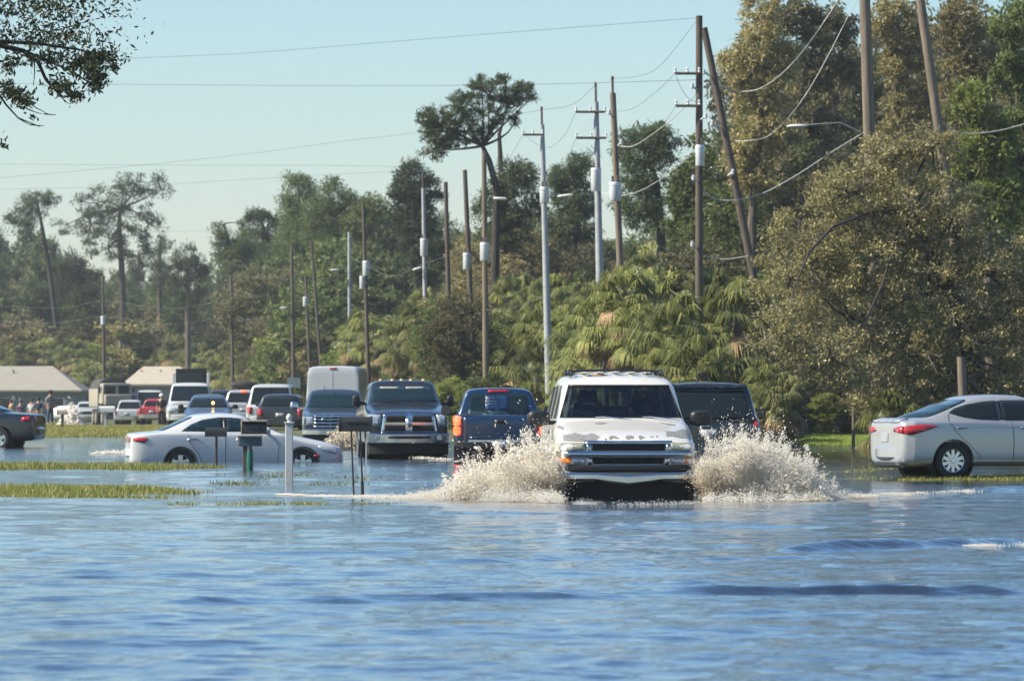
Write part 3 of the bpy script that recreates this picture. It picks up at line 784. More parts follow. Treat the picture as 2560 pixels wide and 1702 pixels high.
# ================================================================ the queue of vehicles further back
P_fwhite = paint('white van paint', (.52, .53, .52), 0, .3, .12)
P_red = paint('red paint', (.42, .02, .02), 0, .3, .12)
P_steel = paint('steel blue paint', (.12, .17, .22), .4, .3, .15)
P_dgrey = paint('dark grey paint', (.03, .036, .042), .3, .3, .2)
P_tan = paint('tan truck paint', (.36, .32, .24), 0, .6, .25)
def far_car(name, label, cat, pnt, kind, W, H, L=4.8, front=True, lamp=None):
    if kind == 'sedan':
        d = dict(L=L, W=W, H=H, zs=.25, hood0=.74, hood1=1.0, yw0=-1.05, yw1=-.25, yr1=.95, yr0=1.65, deck=1.05, belt0=.98, belt1=.98, wr=W * .34)
    elif kind == 'suv':
        d = dict(L=L, W=W, H=H, zs=.4, hood0=1.03, hood1=1.18, yw0=-1.1, yw1=-.4, yr1=L / 2 - .35, yr0=L / 2 - .08, deck=1.12, belt0=1.12, belt1=1.12, wr=W * .39)
    elif kind == 'pickup':
        d = dict(L=L, W=W, H=H, zs=.45, hood0=1.08, hood1=1.22, yw0=-1.2, yw1=-.5, yr1=.9, yr0=1.0, deck=1.2, belt0=1.16, belt1=1.15, wr=W * .37)
    else:
        d = dict(L=L, W=W, H=H, zs=.4, hood0=1.1, hood1=1.3, yw0=-1.9, yw1=-1.2, yr1=L / 2 - .10, yr0=L / 2 - .05, deck=1.25, belt0=1.25, belt1=1.25, wr=W * .45, nose=.1)
    d.update(yf=-L * .31, yr=L * .29, rw=.34, fround=.88, rround=.9)
    c = Car(name, label, cat, pnt, d, arches=False, level=1)
    hw = W / 2; h1 = d['hood1']; dk = d['deck']
    c.windshield(h1 + .06, H - .13, hw * .84, d['wr'] * .92)
    if kind != 'van':
        c.windshield(dk + .05, H - .13, hw * .82, d['wr'] * .9, side=1, name='rear_window')
        c.sides([(d['yw0'] + .3, d['belt0'] + .04), (d['yr1'] + (.25 if kind == 'sedan' else -.1), d['belt0'] + .04), (d['yr1'] - .2, H - .1), (d['yw1'] + .1, H - .1)], 'side_window', M['glass'], round_=.06)
    z0, z1 = d['hood0'] - .28, d['hood0'] - .08
    c.both([(hw * .58, z0), (hw * .9, z0 + .02), (hw * .9, z1), (hw * .55, z1 - .02)], 'Y', -1, 'headlight', M['lensclear'], off=.015, thick=.02)
    c.dec([(-hw * .5, z0), (hw * .5, z0), (hw * .5, z1), (-hw * .5, z1)], 'Y', -1, 'grille', M['dark'], off=.012, thick=.02)
    c.bar(hw * .97, -L / 2 - .08, d['zs'] + .05, d['hood0'] - .34, .3, 'front_bumper', pnt if kind != 'pickup' else M['chrome'], .2)
    rz0, rz1 = (dk - .32, dk - .06)
    c.both([(hw * .74, rz0), (hw * .95, rz0), (hw * .95, rz1), (hw * .74, rz1)], 'Y', 1, 'tail_light', lamp or M['red'], off=.015, thick=.02)
    c.bar(hw * .97, L / 2 + .08, d['zs'] + .05, dk - .42, .3, 'rear_bumper', pnt if kind != 'pickup' else M['chrome'], .15, side=1)
    c.dec([(-.16, dk - .36), (.16, dk - .36), (.16, dk - .21), (-.16, dk - .21)], 'Y', 1, 'license_plate', M['plate'], off=.015)
    c.mirrors(d['yw0'] + .35, d['belt0'] + .12, (.22, .1, .17), out=hw + .14)
    c.wheels(spokes=5)
    return c
# tall white van
J1 = far_car('delivery_van', 'tall white windowless van seen from behind, the highest vehicle in the queue', 'van', P_fwhite, 'van', 2.02, 2.72, 5.9)
J1.dec([(-.13, 2.60), (.13, 2.60), (.13, 2.66), (-.13, 2.66)], 'Y', 1, 'high_brake_light', M['red'], off=.02)
J1.dec([(-.006, .6), (.006, .6), (.006, 2.55), (-.006, 2.55)], 'Y', 1, 'door_gap', M['dark'], off=.003, thick=.004)
J1.place(832, 171, -.2, R(180 - 2.5), 'rear')
# white people carrier and the dark SUV close behind it
J2 = far_car('minivan', 'white minivan seen from behind left of the tall van', 'van', P_fwhite, 'suv', 1.98, 1.98, 5.0)
J2.place(676, 192, -.05, R(180 - 2), 'rear')
J3 = far_car('sport_utility_vehicle', 'small dark grey SUV from behind, squeezed between white minivan and white sedan roof', 'SUV', P_dgrey, 'suv', 1.78, 1.62, 4.5)
J3.place(700, 180, -.1, R(180 - 1), 'rear')
# hatchback with a load on its roof
J4 = far_car('hatchback', 'silver hatchback from behind with a dark bundle on its roof', 'car', paint('pale silver paint', (.45, .47, .49), .3, .3, .1), 'suv', 1.84, 1.74, 4.4)
hb = J4.dec([(-.14, 1.62), (.14, 1.62), (.14, 1.68), (-.14, 1.68)], 'Y', 1, 'high_brake_light', M['brake'], off=.03)
J4.place(608, 216, 0, R(180 - 1), 'rear')
mb = MB(); mb.loft([[Vector((math.cos(t) * .6 * f, y, math.sin(t) * .2 * f + .1)) for t in [2 * math.pi * k / 14 for k in range(14)]] for y, f in ((-.7, .5), (-.6, .9), (0, 1.05), (.6, .9), (.7, .5))])
lb = mb.build('roof_bundle', simple('dark tarpaulin', (.035, .03, .028), .8, var=.4), None, 40); lb.location = J4.root.matrix_basis @ Vector((.1, .2, 1.85)); lb.rotation_euler = (0, 0, R(5))
tag(lb, 'dark lumpy bundle tied on the silver hatchback roof', 'luggage')
# dark SUV between van and charcoal pickup
J5 = far_car('sport_utility_vehicle', 'black SUV from behind, half hidden between the tall van and the charcoal pickup', 'SUV', P_dgrey, 'suv', 1.95, 1.9, 5.0)
J5.place(934, 182, -.1, R(180), 'rear')
# white SUV with its tailgate raised
J6 = far_car('sport_utility_vehicle', 'white SUV facing us with its rear tailgate raised above the roof', 'SUV', P_fwhite, 'suv', 1.96, 2.0, 4.9)
mb = MB()
mb.box((0, 2.0, 2.30), (1.30, .06, .62)); lg = mb.build('raised_tailgate', M['black'], J6.root, bevel=.02)
mb = MB(); mb.box((0, 1.955, 2.24), (1.0, .02, .42)); mb.build('tailgate_glass', M['glassblue'], lg)
for sd in (-1, 1):
    mb = MB(); mb.box((sd * .73, 2.0, 2.20), (.14, .10, .46), top=(.8, 1)); mb.build('tailgate_edge', P_fwhite, lg, bevel=.02)
J6.place(474, 198, 0, R(3), 'front')
# steel blue sedan facing us
J7 = far_car('sedan', 'steel blue sedan facing us with a sun glint in its windshield', 'car', P_steel, 'sedan', 1.82, 1.56, 4.7)
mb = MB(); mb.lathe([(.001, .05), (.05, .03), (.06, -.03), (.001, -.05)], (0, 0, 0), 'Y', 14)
gl = mb.build('glowing_sun_glint', glow_mat('glowing amber sun glint', (1.0, .62, .16), 3.0), J7.root); gl.location = (.20, -.86, 1.24)  # glowing disc imitating the sun's amber reflection in the windshield, no lamp
J7.place(517, 184, -.05, R(2), 'front')
# further off: red pickup, white pickup, white car, dark car, white van
J8 = far_car('pickup_truck', 'small red pickup far off, seen from behind with a chrome bumper', 'pickup', P_red, 'pickup', 1.75, 1.72, 4.9)
J8.place(379, 302, -.45, R(180 - 4), 'rear')
J9 = far_car('pickup_truck', 'white pickup far off, seen from behind beside the white mailbox', 'pickup', P_fwhite, 'pickup', 1.95, 1.88, 5.2)
J9.place(317, 334, -.70, R(180 - 2), 'rear')
J10 = far_car('sedan', 'white car far off facing us beside the cream splash', 'car', P_fwhite, 'suv', 1.85, 1.66, 4.5)
J10.place(222, 352, -.62, R(6), 'front')
J11 = far_car('sport_utility_vehicle', 'dark blue SUV far off beyond the white pickup', 'SUV', paint('navy paint', (.02, .035, .06), .2, .3, .1), 'suv', 1.95, 2.25, 4.9)
J11.place(330, 352, -.65, R(180 - 3), 'rear')
J12 = far_car('delivery_van', 'white van far off, only its roof showing above the red pickup', 'van', P_fwhite, 'van', 1.95, 2.55, 5.5)
J12.place(372, 345, -.68, R(2), 'front')
J13 = far_car('sport_utility_vehicle', 'gray SUV far off between the tan truck and the white pickup', 'SUV', P_dgrey, 'suv', 1.9, 2.0, 4.7)
J13.place(288, 368, -.75, R(4), 'front')
J14 = far_car('pickup_truck', 'dark pickup glimpsed behind the steel blue sedan', 'pickup', P_dgrey, 'pickup', 1.9, 1.85, 5.2)
J14.place(552, 236, -.1, R(180 - 2), 'rear')
# tan high-wheeled truck
def tan_truck():
    t = thing('army_truck', 'tall tan high-water truck standing among the far vehicles', 'truck')
    mb = MB(); mb.box((0, -1.9, 2.35), (2.2, 1.5, 1.5), top=(.92, .9)); mb.box((0, -2.9, 1.9), (1.9, .7, .75)); mb.build('cab', P_tan, t, bevel=.06)
    for sd in (-1, 1):
        mb = MB(); mb.box((sd * .5, -2.63, 2.62), (.78, .04, .56)); mb.build('windshield', M['glassblue'], t)
        mb = MB(); mb.box((sd * 1.04, -1.9, 2.6), (.05, .8, .5)); mb.build('side_window', M['glass'], t)
        mb = MB(); mb.box((sd * 1.25, -2.45, 2.6), (.16, .08, .4)); mb.build('mirror', M['black'], t, bevel=.02)
        mb = MB(); mb.lathe([(.001, -3.27), (.12, -3.27), (.13, -3.2)], (sd * .7, 0, 1.85), 'Y', 16); mb.build('headlight', M['lensclear'], t)
        for y in (-2.2, .6, 2.0):
            make_wheel(t, (sd * 1.05, y, .62), .62, .35, sd, P_tan, 6)
    mb = MB(); mb.box((0, 1.0, 2.05), (2.3, 4.0, 1.3)); mb.build('cargo_body', P_tan, t, bevel=.03)
    mb = MB(); mb.box((0, 0, 1.15), (1.0, 6.2, .35)); mb.box((0, -3.35, 1.2), (2.2, .2, .3)); mb.build('chassis', M['dark'], t)
    mb = MB(); mb.loft([[Vector((x, y, 2.7 + (1.0 * (1 - (abs(x) / 1.13) ** 3)) ** .5 * .75)) for x in [-1.13 + 2.26 * k / 12 for k in range(13)]] + [Vector((1.0, y, 2.68)), Vector((-1.0, y, 2.68))] for y in (-.9, 1, 2.95)])
    mb.build('canvas_cover', simple('dark canvas', (.06, .055, .045), .9, var=.3), t, 40)
    t.location = (gx(268, 345), 345 + 3.3, -.72); t.rotation_euler = (0, 0, R(14))
tan_truck()
# pale tarp-covered boat on the verge
mb = MB()
mb.loft([[Vector((math.cos(t) * w_, y, .7 + math.sin(t) * h_)) for t in [2 * math.pi * k / 16 for k in range(16)]] for y, w_, h_ in ((-2.6, .12, .1), (-2.0, .6, .45), (-1, .95, .62), (.5, 1.05, .7), (2, 1.0, .62), (2.3, .95, .5))])
bt = mb.build('covered_boat', simple('pale tarpaulin', (.62, .63, .62), .6, var=.12), None, 50)
bt.location = (gx(206, 380), 380, -.05 - .6); bt.rotation_euler = (0, R(-10), R(70)); tag(bt, 'pale tarp-covered boat hull behind the far white car', 'boat')
# ================================================================ terrain
def sstep(a, b, x):
    t = np.clip((x - a) / (b - a), 0, 1); return t * t * (3 - 2 * t)
def vnoise(x, y, s, seed=0):
    """cheap smooth value noise from sines"""
    r = np.random.default_rng(seed); out = np.zeros_like(x, dtype=float)
    for k in range(7):
        a = r.uniform(0, 6.28); f = s * r.uniform(.5, 1.7)
        out += np.sin((x * math.cos(a) + y * math.sin(a)) * f + r.uniform(0, 6.28))
    return out / 7
def ground_h(x, y):
    x = np.asarray(x, float); y = np.asarray(y, float)
    px = CX + F * x / np.maximum(y, 1)
    h = np.full(np.broadcast(x, y).shape, -.45)
    n1 = vnoise(x, y, .9, 3); n3 = vnoise(x, y, 3.2, 12) + .8 * vnoise(x, y, 8, 13)
    # near left verge: two low grassy bars
    e1 = 1 - sstep(300, 860, px)
    h = np.maximum(h, -.13 + .155 * np.exp(-((y - 72.2) / (1.5 + 2.6 * e1)) ** 2) * e1 + .03 * n1 + .05 * n3 - .06 * (1 - e1) - .2 * (np.abs(y - 72) > 9))
    e2 = 1 - sstep(380, 900, px)
    h = np.maximum(h, -.13 + .155 * np.exp(-((y - 96.5) / (1.5 + 2.4 * e2)) ** 2) * e2 + .03 * n1 + .05 * n3 - .06 * (1 - e2) - .2 * (np.abs(y - 96.5) > 9))
    # right verge under the silver car
    e3 = sstep(2020, 2300, px)
    h = np.maximum(h, -.10 + .125 * np.exp(-((y - 84.5) / 2.6) ** 2) * e3 + .02 * n1 + .03 * n3 - .25 * (1 - e3) - .2 * (np.abs(y - 84.5) > 7))
    # dry ground beyond the flood
    shore = 160 + 3 * n1 - 25 * sstep(1880, 2030, px) + 12 * sstep(2190, 2330, px) - 3 * sstep(2050, 2500, px)
    land = -.45 + .62 * sstep(-6, 14, y - shore)
    dip = .92 * sstep(205, 335, y) * (1 - .55 * sstep(1000, 1800, px))
    h = np.maximum(h, land - dip)
    h = np.where(y > shore + 14, .17 - dip + .02 * n1, h)
    return h
ys = np.concatenate([np.linspace(4, 60, 20), np.linspace(61, 110, 240), np.linspace(111, 240, 110), np.geomspace(242, 1500, 50)])
ts = np.concatenate([np.linspace(-.6, -.135, 14), np.linspace(-.13, .13, 420), np.linspace(.135, .6, 14)])
YY, TT = np.meshgrid(ys, ts, indexing='ij')
XX = TT * (YY + 25 * np.exp(-YY / 40))
ZZ = ground_h(XX, YY)
nr, nc = YY.shape
idx = np.arange(nr * nc).reshape(nr, nc)
quads = np.stack([idx[:-1, :-1], idx[:-1, 1:], idx[1:, 1:], idx[1:, :-1]], -1).reshape(-1, 4)
def gridmesh(name, X, Y, Z, quads):
    me = bpy.data.meshes.new(name)
    v = np.stack([X, Y, Z], -1).reshape(-1, 3).astype(np.float32)
    me.vertices.add(len(v)); me.vertices.foreach_set('co', v.reshape(-1))
    me.loops.add(quads.size); me.loops.foreach_set('vertex_index', quads.reshape(-1).astype(np.int32))
    me.polygons.add(len(quads)); me.polygons.foreach_set('loop_start', np.arange(len(quads), dtype=np.int32) * 4)
    me.polygons.foreach_set('loop_total', np.full(len(quads), 4, dtype=np.int32))
    me.polygons.foreach_set('use_smooth', np.ones(len(quads), dtype=bool))
    me.update(calc_edges=True)
    return me
m, nt, b = new_mat('verge earth and turf')
n = noise_node(nt, .8, 8, .65); n2 = noise_node(nt, 14, 4, .6)
r = ramp(nt, n.outputs['Fac'], [(.30, (.085, .066, .042)), (.46, (.085, .088, .026)), (.7, (.060, .085, .020))])
hs = nt.nodes.new('ShaderNodeMix'); hs.data_type = 'RGBA'; hs.blend_type = 'MULTIPLY'; hs.inputs['Factor'].default_value = .5
r2 = ramp(nt, n2.outputs['Fac'], [(.3, (.55, .55, .5)), (.7, (1.25, 1.25, 1.2))])
nt.links.new(r.outputs['Color'], hs.inputs['A']); nt.links.new(r2.outputs['Color'], hs.inputs['B'])
nt.links.new(hs.outputs['Result'], b.inputs['Base Color']); b.inputs['Roughness'].default_value = .95
tag(link('ground', gridmesh('ground', XX, YY, ZZ, quads), m, None, None), kind='structure')

# ================================================================ flood water
px_rows = np.concatenate([np.linspace(1010 * .4 + 25, 700, 760)])
yw = F * .4 * CH / (px_rows - HY * .4)
yw = np.concatenate([[205, 195, 185], yw[yw < 180]])[::-1]
tw = np.concatenate([np.linspace(-.40, -.135, 12), np.linspace(-.132, .132, 520), np.linspace(.135, .40, 12)])
WY, WT = np.meshgrid(yw, tw, indexing='ij')
WX = WT * (WY + 12)
dY = WY ** 2 / (F * .4 * CH) * .5
Wz = np.zeros_like(WX)
rw = np.random.default_rng(5)
for k in range(84):
    lam = .16 * (28 ** (rw.uniform() ** 1.0))
    ang = rw.normal(0, .55) + math.pi / 2
    slope = .0105 * (1.15 if lam > 1.2 else .9)
    if lam > 1.2: slope *= .7
    if lam > 3: slope *= .6
    if lam < .8: slope *= 1.75
    kx, ky = 2 * math.pi / lam * math.cos(ang), 2 * math.pi / lam * math.sin(ang)
    ph = rw.uniform(0, 6.28)
    amp = slope * lam / (2 * math.pi)
    env = .55 + .75 * np.clip(vnoise(WX, WY, .35, 40 + k) * 1.6 + .3, 0, 1.2)
    Wz += amp * env * np.sin(kx * WX + ky * WY + ph) * np.clip((lam / dY - 2) / 2, 0, 1)
# old wake crests rolling toward the camera
def crest(p0, p1, hgt, wid, seed, fade=.15):
    """ridge on the water between two picture points"""
    global Wz
    (x0, y0), (x1, y1) = [(gx(px_, F * CH / (py_ - HY)), F * CH / (py_ - HY)) for px_, py_ in (p0, p1)]
    dx, dy = x1 - x0, y1 - y0; L = math.hypot(dx, dy)
    t = ((WX - x0) * dx + (WY - y0) * dy) / L ** 2
    wob = vnoise(WX, WY, 2.2, seed) * .22 + vnoise(WX, WY, .6, seed + 3) * .3 + vnoise(WX, WY, 7, seed + 5) * .09 + vnoise(WX, WY, 17, seed + 7) * .04
    dist = ((WX - x0) * dy - (WY - y0) * dx) / L + wob
    env = sstep(-fade, fade, t) * (1 - sstep(1 - fade, 1 + fade, t))
    mod = np.clip(.72 + .55 * vnoise(WX, WY, 1.2, seed + 1) + .25 * vnoise(WX, WY, 7, seed + 6), .1, 1.3)
    Wz += hgt * env * mod * (np.exp(-(dist / wid) ** 2) - .45 * np.exp(-((dist - 2.1 * wid) / wid) ** 2))
crest((1600, 1484), (2520, 1478), .082, .15, 90)
crest((350, 1503), (1500, 1490), .046, .14, 95)
crest((1980, 1372), (2620, 1352), .060, .17, 99)
crest((1700, 1400), (2150, 1384), .026, .16, 104)
crest((900, 1412), (1500, 1388), .026, .16, 110)
crest((1350, 1420), (1650, 1410), .022, .16, 114)
crest((350, 1385), (1100, 1380), .022, .16, 118)
crest((1050, 1282), (2100, 1280), .030, .30, 122)
crest((200, 1440), (900, 1430), .026, .15, 130)
crest((1000, 1330), (1500, 1325), .022, .2, 133)
crest((1500, 1310), (2300, 1318), .022, .22, 136)
crest((100, 1330), (800, 1345), .02, .2, 139)
crest((1950, 1246), (2640, 1222), .05, .35, 126)
nr, nc = WY.shape
idx = np.arange(nr * nc).reshape(nr, nc)
quads = np.stack([idx[:-1, :-1], idx[:-1, 1:], idx[1:, 1:], idx[1:, :-1]], -1).reshape(-1, 4)
m, nt, b = new_mat('brown flood water')
n0 = noise_node(nt, .25, 3)
rr = ramp(nt, n0.outputs['Fac'], [(.35, (.010, .014, .014)), (.7, (.018, .020, .018))])
nt.links.new(rr.outputs['Color'], b.inputs['Base Color'])
b.inputs['Roughness'].default_value = .11; b.inputs['IOR'].default_value = 1.8
b.inputs['Coat Weight'].default_value = 1; b.inputs['Coat IOR'].default_value = 1.7; b.inputs['Coat Roughness'].default_value = .03
na = noise_node(nt, 2.6, 4, .6, stretch=(.45, 1.6, 1)); nb = noise_node(nt, 9.0, 3, .55, stretch=(.55, 1.3, 1))
b1 = nt.nodes.new('ShaderNodeBump'); b1.inputs['Strength'].default_value = 1; b1.inputs['Distance'].default_value = .022
b2 = nt.nodes.new('ShaderNodeBump'); b2.inputs['Strength'].default_value = 1; b2.inputs['Distance'].default_value = .009
nt.links.new(na.outputs['Fac'], b1.inputs['Height']); nt.links.new(nb.outputs['Fac'], b2.inputs['Height'])
nt.links.new(b1.outputs['Normal'], b2.inputs['Normal']); nt.links.new(b2.outputs['Normal'], b.inputs['Normal']); nt.links.new(b2.outputs['Normal'], b.inputs['Coat Normal'])
tag(link('flood_water', gridmesh('flood_water', WX, WY, Wz, quads), m, None, None), kind='structure')
# ================================================================ spray and foam: thousands of drops, each a small solid
OCT = np.array([(1, 0, 0), (-1, 0, 0), (0, 1, 0), (0, -1, 0), (0, 0, 1), (0, 0, -1)], dtype=np.float32)
OCF = [(0, 2, 4), (2, 1, 4), (1, 3, 4), (3, 0, 4), (2, 0, 5), (1, 2, 5), (3, 1, 5), (0, 3, 5)]
def foam_mat(name, cols, trans=.5):
    m = bpy.data.materials.new(name); m.use_nodes = True
    nt = m.node_tree; nt.nodes.clear()
    out = nt.nodes.new('ShaderNodeOutputMaterial'); g = nt.nodes.new('ShaderNodeNewGeometry')
    r = ramp(nt, g.outputs['Random Per Island'], [(i / max(1, len(cols) - 1), c) for i, c in enumerate(cols)])
    d = nt.nodes.new('ShaderNodeBsdfDiffuse'); t = nt.nodes.new('ShaderNodeBsdfTranslucent'); gl = nt.nodes.new('ShaderNodeBsdfGlossy'); gl.inputs['Roughness'].default_value = .25
    m1 = nt.nodes.new('ShaderNodeMixShader'); m1.inputs['Fac'].default_value = trans; m2 = nt.nodes.new('ShaderNodeMixShader'); m2.inputs['Fac'].default_value = .06
    nt.links.new(r.outputs['Color'], d.inputs['Color']); nt.links.new(r.outputs['Color'], t.inputs['Color'])
    nt.links.new(d.outputs['BSDF'], m1.inputs[1]); nt.links.new(t.outputs['BSDF'], m1.inputs[2])
    nt.links.new(m1.outputs['Shader'], m2.inputs[1]); nt.links.new(gl.outputs['BSDF'], m2.inputs[2]); nt.links.new(m2.outputs['Shader'], out.inputs['Surface'])
    return m
M['foam'] = foam_mat('white foam', [(.90, .84, .72), (.96, .92, .84), (.98, .97, .93)])
M['mudfoam'] = foam_mat('muddy spray', [(.60, .45, .25), (.76, .62, .40), (.88, .77, .58)])
M['drop'] = foam_mat('clear drops', [(.6, .6, .58), (.9, .9, .88)], .3)
def drops(name, P, S, mat, label, cat, origin=None, group=None):
    P = np.asarray(P, np.float32); S = np.asarray(S, np.float32)
    n = len(P)
    st = RNG.uniform(.6, 1.7, (n, 3)).astype(np.float32)
    V = OCT[None] * S[:, None, None] * st[:, None, :]
    a = RNG.uniform(0, 6.28, n); ca, sa = np.cos(a)[:, None], np.sin(a)[:, None]
    x, z = V[:, :, 0] * ca - V[:, :, 2] * sa, V[:, :, 0] * sa + V[:, :, 2] * ca
    V = np.stack([x, V[:, :, 1], z], -1)
    if origin is not None:                       # drops drawn out along their flight
        d = P - np.array(origin, np.float32); d[:, 2] += .15; d /= np.linalg.norm(d, axis=1, keepdims=True)
        d = d + RNG.normal(0, .25, d.shape); d /= np.linalg.norm(d, axis=1, keepdims=True); d = d.astype(np.float32)
        k = (RNG.gamma(1.5, 1.0, n)).astype(np.float32)
        V = V + (np.sum(V * d[:, None, :], -1) * k[:, None])[:, :, None] * d[:, None, :]
    V = V + P[:, None, :]
    o = link(name, npmesh(name, V, 6, OCF, mat, smooth=True), mat, None, None)
    tag(o, label, cat, group, 'stuff')
    return o
def splash(outline, n, y0, y1, mat_split, seed, base=1262):
    """fill the shape under a picture outline, through a depth y0..y1, with clumps of drops"""
    r = np.random.default_rng(seed)
    xs = np.array([p[0] for p in outline], float); tops = np.array([p[1] for p in outline], float)
    ncl = 420
    # clump centres: curved plumes thrown outward
    cxp = r.uniform(xs.min(), xs.max(), ncl); top = np.interp(cxp, xs, tops)
    hh = r.uniform(0, 1, ncl) ** .8
    jets = r.uniform(.60, 1.12, 16); jb = np.clip(((cxp - xs.min()) / (xs.max() - xs.min()) * 16).astype(int), 0, 15)
    cyp = base - (base - top) * hh * jets[jb] * r.uniform(.8, 1.0, ncl)
    cY = r.uniform(y0, y1, ncl); cs = r.uniform(.035, .11, ncl)
    w = cs ** 1.6; w /= w.sum()
    k = r.choice(ncl, n, p=w)
    g = r.normal(0, 1, (n, 3)) * cs[k][:, None] * np.array([1, 1.3, .85])
    X = (cxp[k] - CX) * cY[k] / F + g[:, 0]; Y = cY[k] + g[:, 1]; Z = CH - (cyp[k] - HY) * cY[k] / F + g[:, 2]
    S = np.minimum(r.gamma(1.6, .0014, n) + .0012, .0065)
    return np.stack([X, Y, Z], -1), S, k
def fringe(outline, n, y0, y1, seed, reach=60, base=1262):
    r = np.random.default_rng(seed)
    xs = np.array([p[0] for p in outline], float); tops = np.array([p[1] for p in outline], float)
    cx = r.uniform(xs.min() - 10, xs.max() + 10, n) ; top = np.interp(cx, xs, tops)
    # filaments: groups of drops strung along short arcs
    grp = r.integers(0, 70, n); gxp = r.uniform(xs.min(), xs.max(), 70); gt = np.interp(gxp, xs, tops); up = r.uniform(.1, 1, 70) ** 1.8 * reach; tilt = r.normal(0, 22, 70)
    t = r.uniform(0, 1, n) ** .8
    use = r.uniform(0, 1, n) < .6
    pxs = np.where(use, gxp[grp] + tilt[grp] * t + r.normal(0, 3, n), cx)
    pys = np.where(use, gt[grp] + 12 - (up[grp] + 12) * t + r.normal(0, 3, n), top + 10 - np.abs(r.exponential(reach * .28, n)))
    Y = r.uniform(y0, y1, n)
    S = np.minimum(r.gamma(1.4, .0019, n) + .0013, .009)
    return np.stack([(pxs - CX) * Y / F, Y, CH - (pys - HY) * Y / F], -1), S
LO = [(1120, 1245), (1150, 1205), (1185, 1185), (1215, 1175), (1250, 1160), (1290, 1142), (1320, 1128), (1345, 1118), (1365, 1128), (1385, 1150), (1402, 1165)]
RO = [(1752, 1168), (1768, 1140), (1790, 1122), (1822, 1112), (1860, 1106), (1890, 1112), (1912, 1128), (1940, 1122), (1958, 1128), (1972, 1150), (1995, 1165), (2015, 1180), (2040, 1215), (2075, 1246)]
for nm, O, y0, y1, sd, side in (('left', LO, 67.0, 69.4, 21, 'left'), ('right', RO, 67.0, 69.6, 22, 'right')):
    P, S, k = splash(O, 240000, y0, y1, None, sd)
    pz = P[:, 2]; keep = pz > -.02; P, S = P[keep], S[keep]
    px = CX + F * P[:, 0] / P[:, 1]
    near = 1390 if side == 'left' else 1765
    d = np.abs(px - near)
    prob = np.clip(1.0 - d / 100, 0, 1) * np.clip(1.0 - (P[:, 2] - .05) / .40, 0, 1) * .85 + .03
    mud = RNG.uniform(0, 1, len(P)) < prob
    P2, S2 = fringe(O, 13000, y0, y1, sd + 5, 66)
    og = (gx(near, 67.6), 67.9, -.1)
    lab = 'white spray thrown up at the %s of the white SUV' % ('left' if side == 'left' else 'right')
    drops('water_splash', np.concatenate([P[~mud], P2]), np.concatenate([S[~mud], S2]), M['foam'], lab, 'splash', og)
    drops('muddy_spray', P[mud], S[mud] * 1.1, M['mudfoam'], 'brown muddy spray low beside the %s front wheel of the white SUV' % side, 'splash', og)
# foam skirts and the wake lines
def strip(pts, n, seed, up=.05, ysp=.5, smin=.0018, smax=.0022, dens=None):
    """foam along a picture polyline lying on the water: (px, py, half width in metres)"""
    r = np.random.default_rng(seed)
    u = r.uniform(0, len(pts) - 1, n); i = np.minimum(u.astype(int), len(pts) - 2); f = u - i
    A = np.array(pts, float); p = A[i] * (1 - f)[:, None] + A[i + 1] * f[:, None]
    Y = F * CH / (p[:, 1] - HY) + r.normal(0, 1, n) * p[:, 2]
    X = (p[:, 0] - CX) * F * CH / (p[:, 1] - HY) / F + r.normal(0, .05, n)
    clump = vnoise(X, Y, 5.0, seed) + .6 * vnoise(X, Y, 14.0, seed + 1)
    keep = r.uniform(-.30, .75, n) < clump
    Z = np.abs(r.normal(0, up, n)) * (p[:, 3] if A.shape[1] > 3 else 1)
    S = np.minimum(r.gamma(1.8, smax, n) + smin, smax * 3.2)
    return np.stack([X, Y, Z], -1)[keep], S[keep]
P, S = strip([(700, 1236, .25, .1), (860, 1243, .30, .2), (1000, 1247, .40, .5), (1130, 1248, .55, 1.4), (1300, 1252, .5, 1.6), (1400, 1256, .4, 1.2)], 70000, 31)
drops('foam_wake', P, S, M['foam'], 'white foam streaming away left of the white SUV', 'foam')
P, S = strip([(1760, 1256, .4, 1.2), (1900, 1253, .5, 1.4), (2050, 1248, .40, .9), (2180, 1241, .25, .35), (2350, 1232, .16, .25), (2620, 1219, .14, .25)], 46000, 33)
drops('foam_wake', P, S, M['foam'], 'white foam line running right from the white SUV past the silver sedan', 'foam')
P, S = strip([(1400, 1258, .12, .6), (1480, 1262, .10, .9), (1570, 1264, .10, .7), (1660, 1262, .10, .9), (1750, 1258, .12, .6)], 5200, 35, up=.035)
drops('bow_spray', P, S * .8, M['drop'], 'thin spray under the front bumper of the white SUV', 'splash')
P, S = strip([(2420, 1366, .10, .3), (2500, 1365, .14, .4), (2620, 1362, .16, .4)], 5000, 37, up=.03)
drops('foam_crest', P, S * .6, M['foam'], 'small foam crest at the right edge in front of the silver sedan', 'foam')
P, S = strip([(812, 1130, .8, 1.2), (860, 1122, 1.2, 2.2), (905, 1120, 1.2, 2.6), (925, 1132, .6, 1.5)], 22000, 39, up=.11, smax=.007)
drops('bow_wave', P, S * 1.3, foam_mat('cream foam', [(.70, .60, .42), (.85, .76, .60), (.88, .82, .70)]), 'cream bow wave between the slate grey and charcoal pickups', 'splash')
P, S = strip([(930, 1140, .3, .5), (1000, 1143, .3, .4), (1120, 1150, .3, .3)], 3500, 41, up=.06, smax=.006)
drops('bow_foam', P, S, M['foam'], 'thin foam along the front of the charcoal pickup', 'foam')
P, S = strip([(235, 1134, .5, .4), (290, 1133, .6, .6), (335, 1134, .5, .5)], 6000, 43, up=.05, smax=.006)
drops('foam_wake', P, S, M['foam'], 'foam patch trailing behind the white sedan', 'foam')
r_ = np.random.default_rng(50)
n = 9000
Y = r_.uniform(150, 158, n) * 0 + 342 + r_.normal(0, 1.2, n); pxx = 176 + r_.normal(0, 15, n)
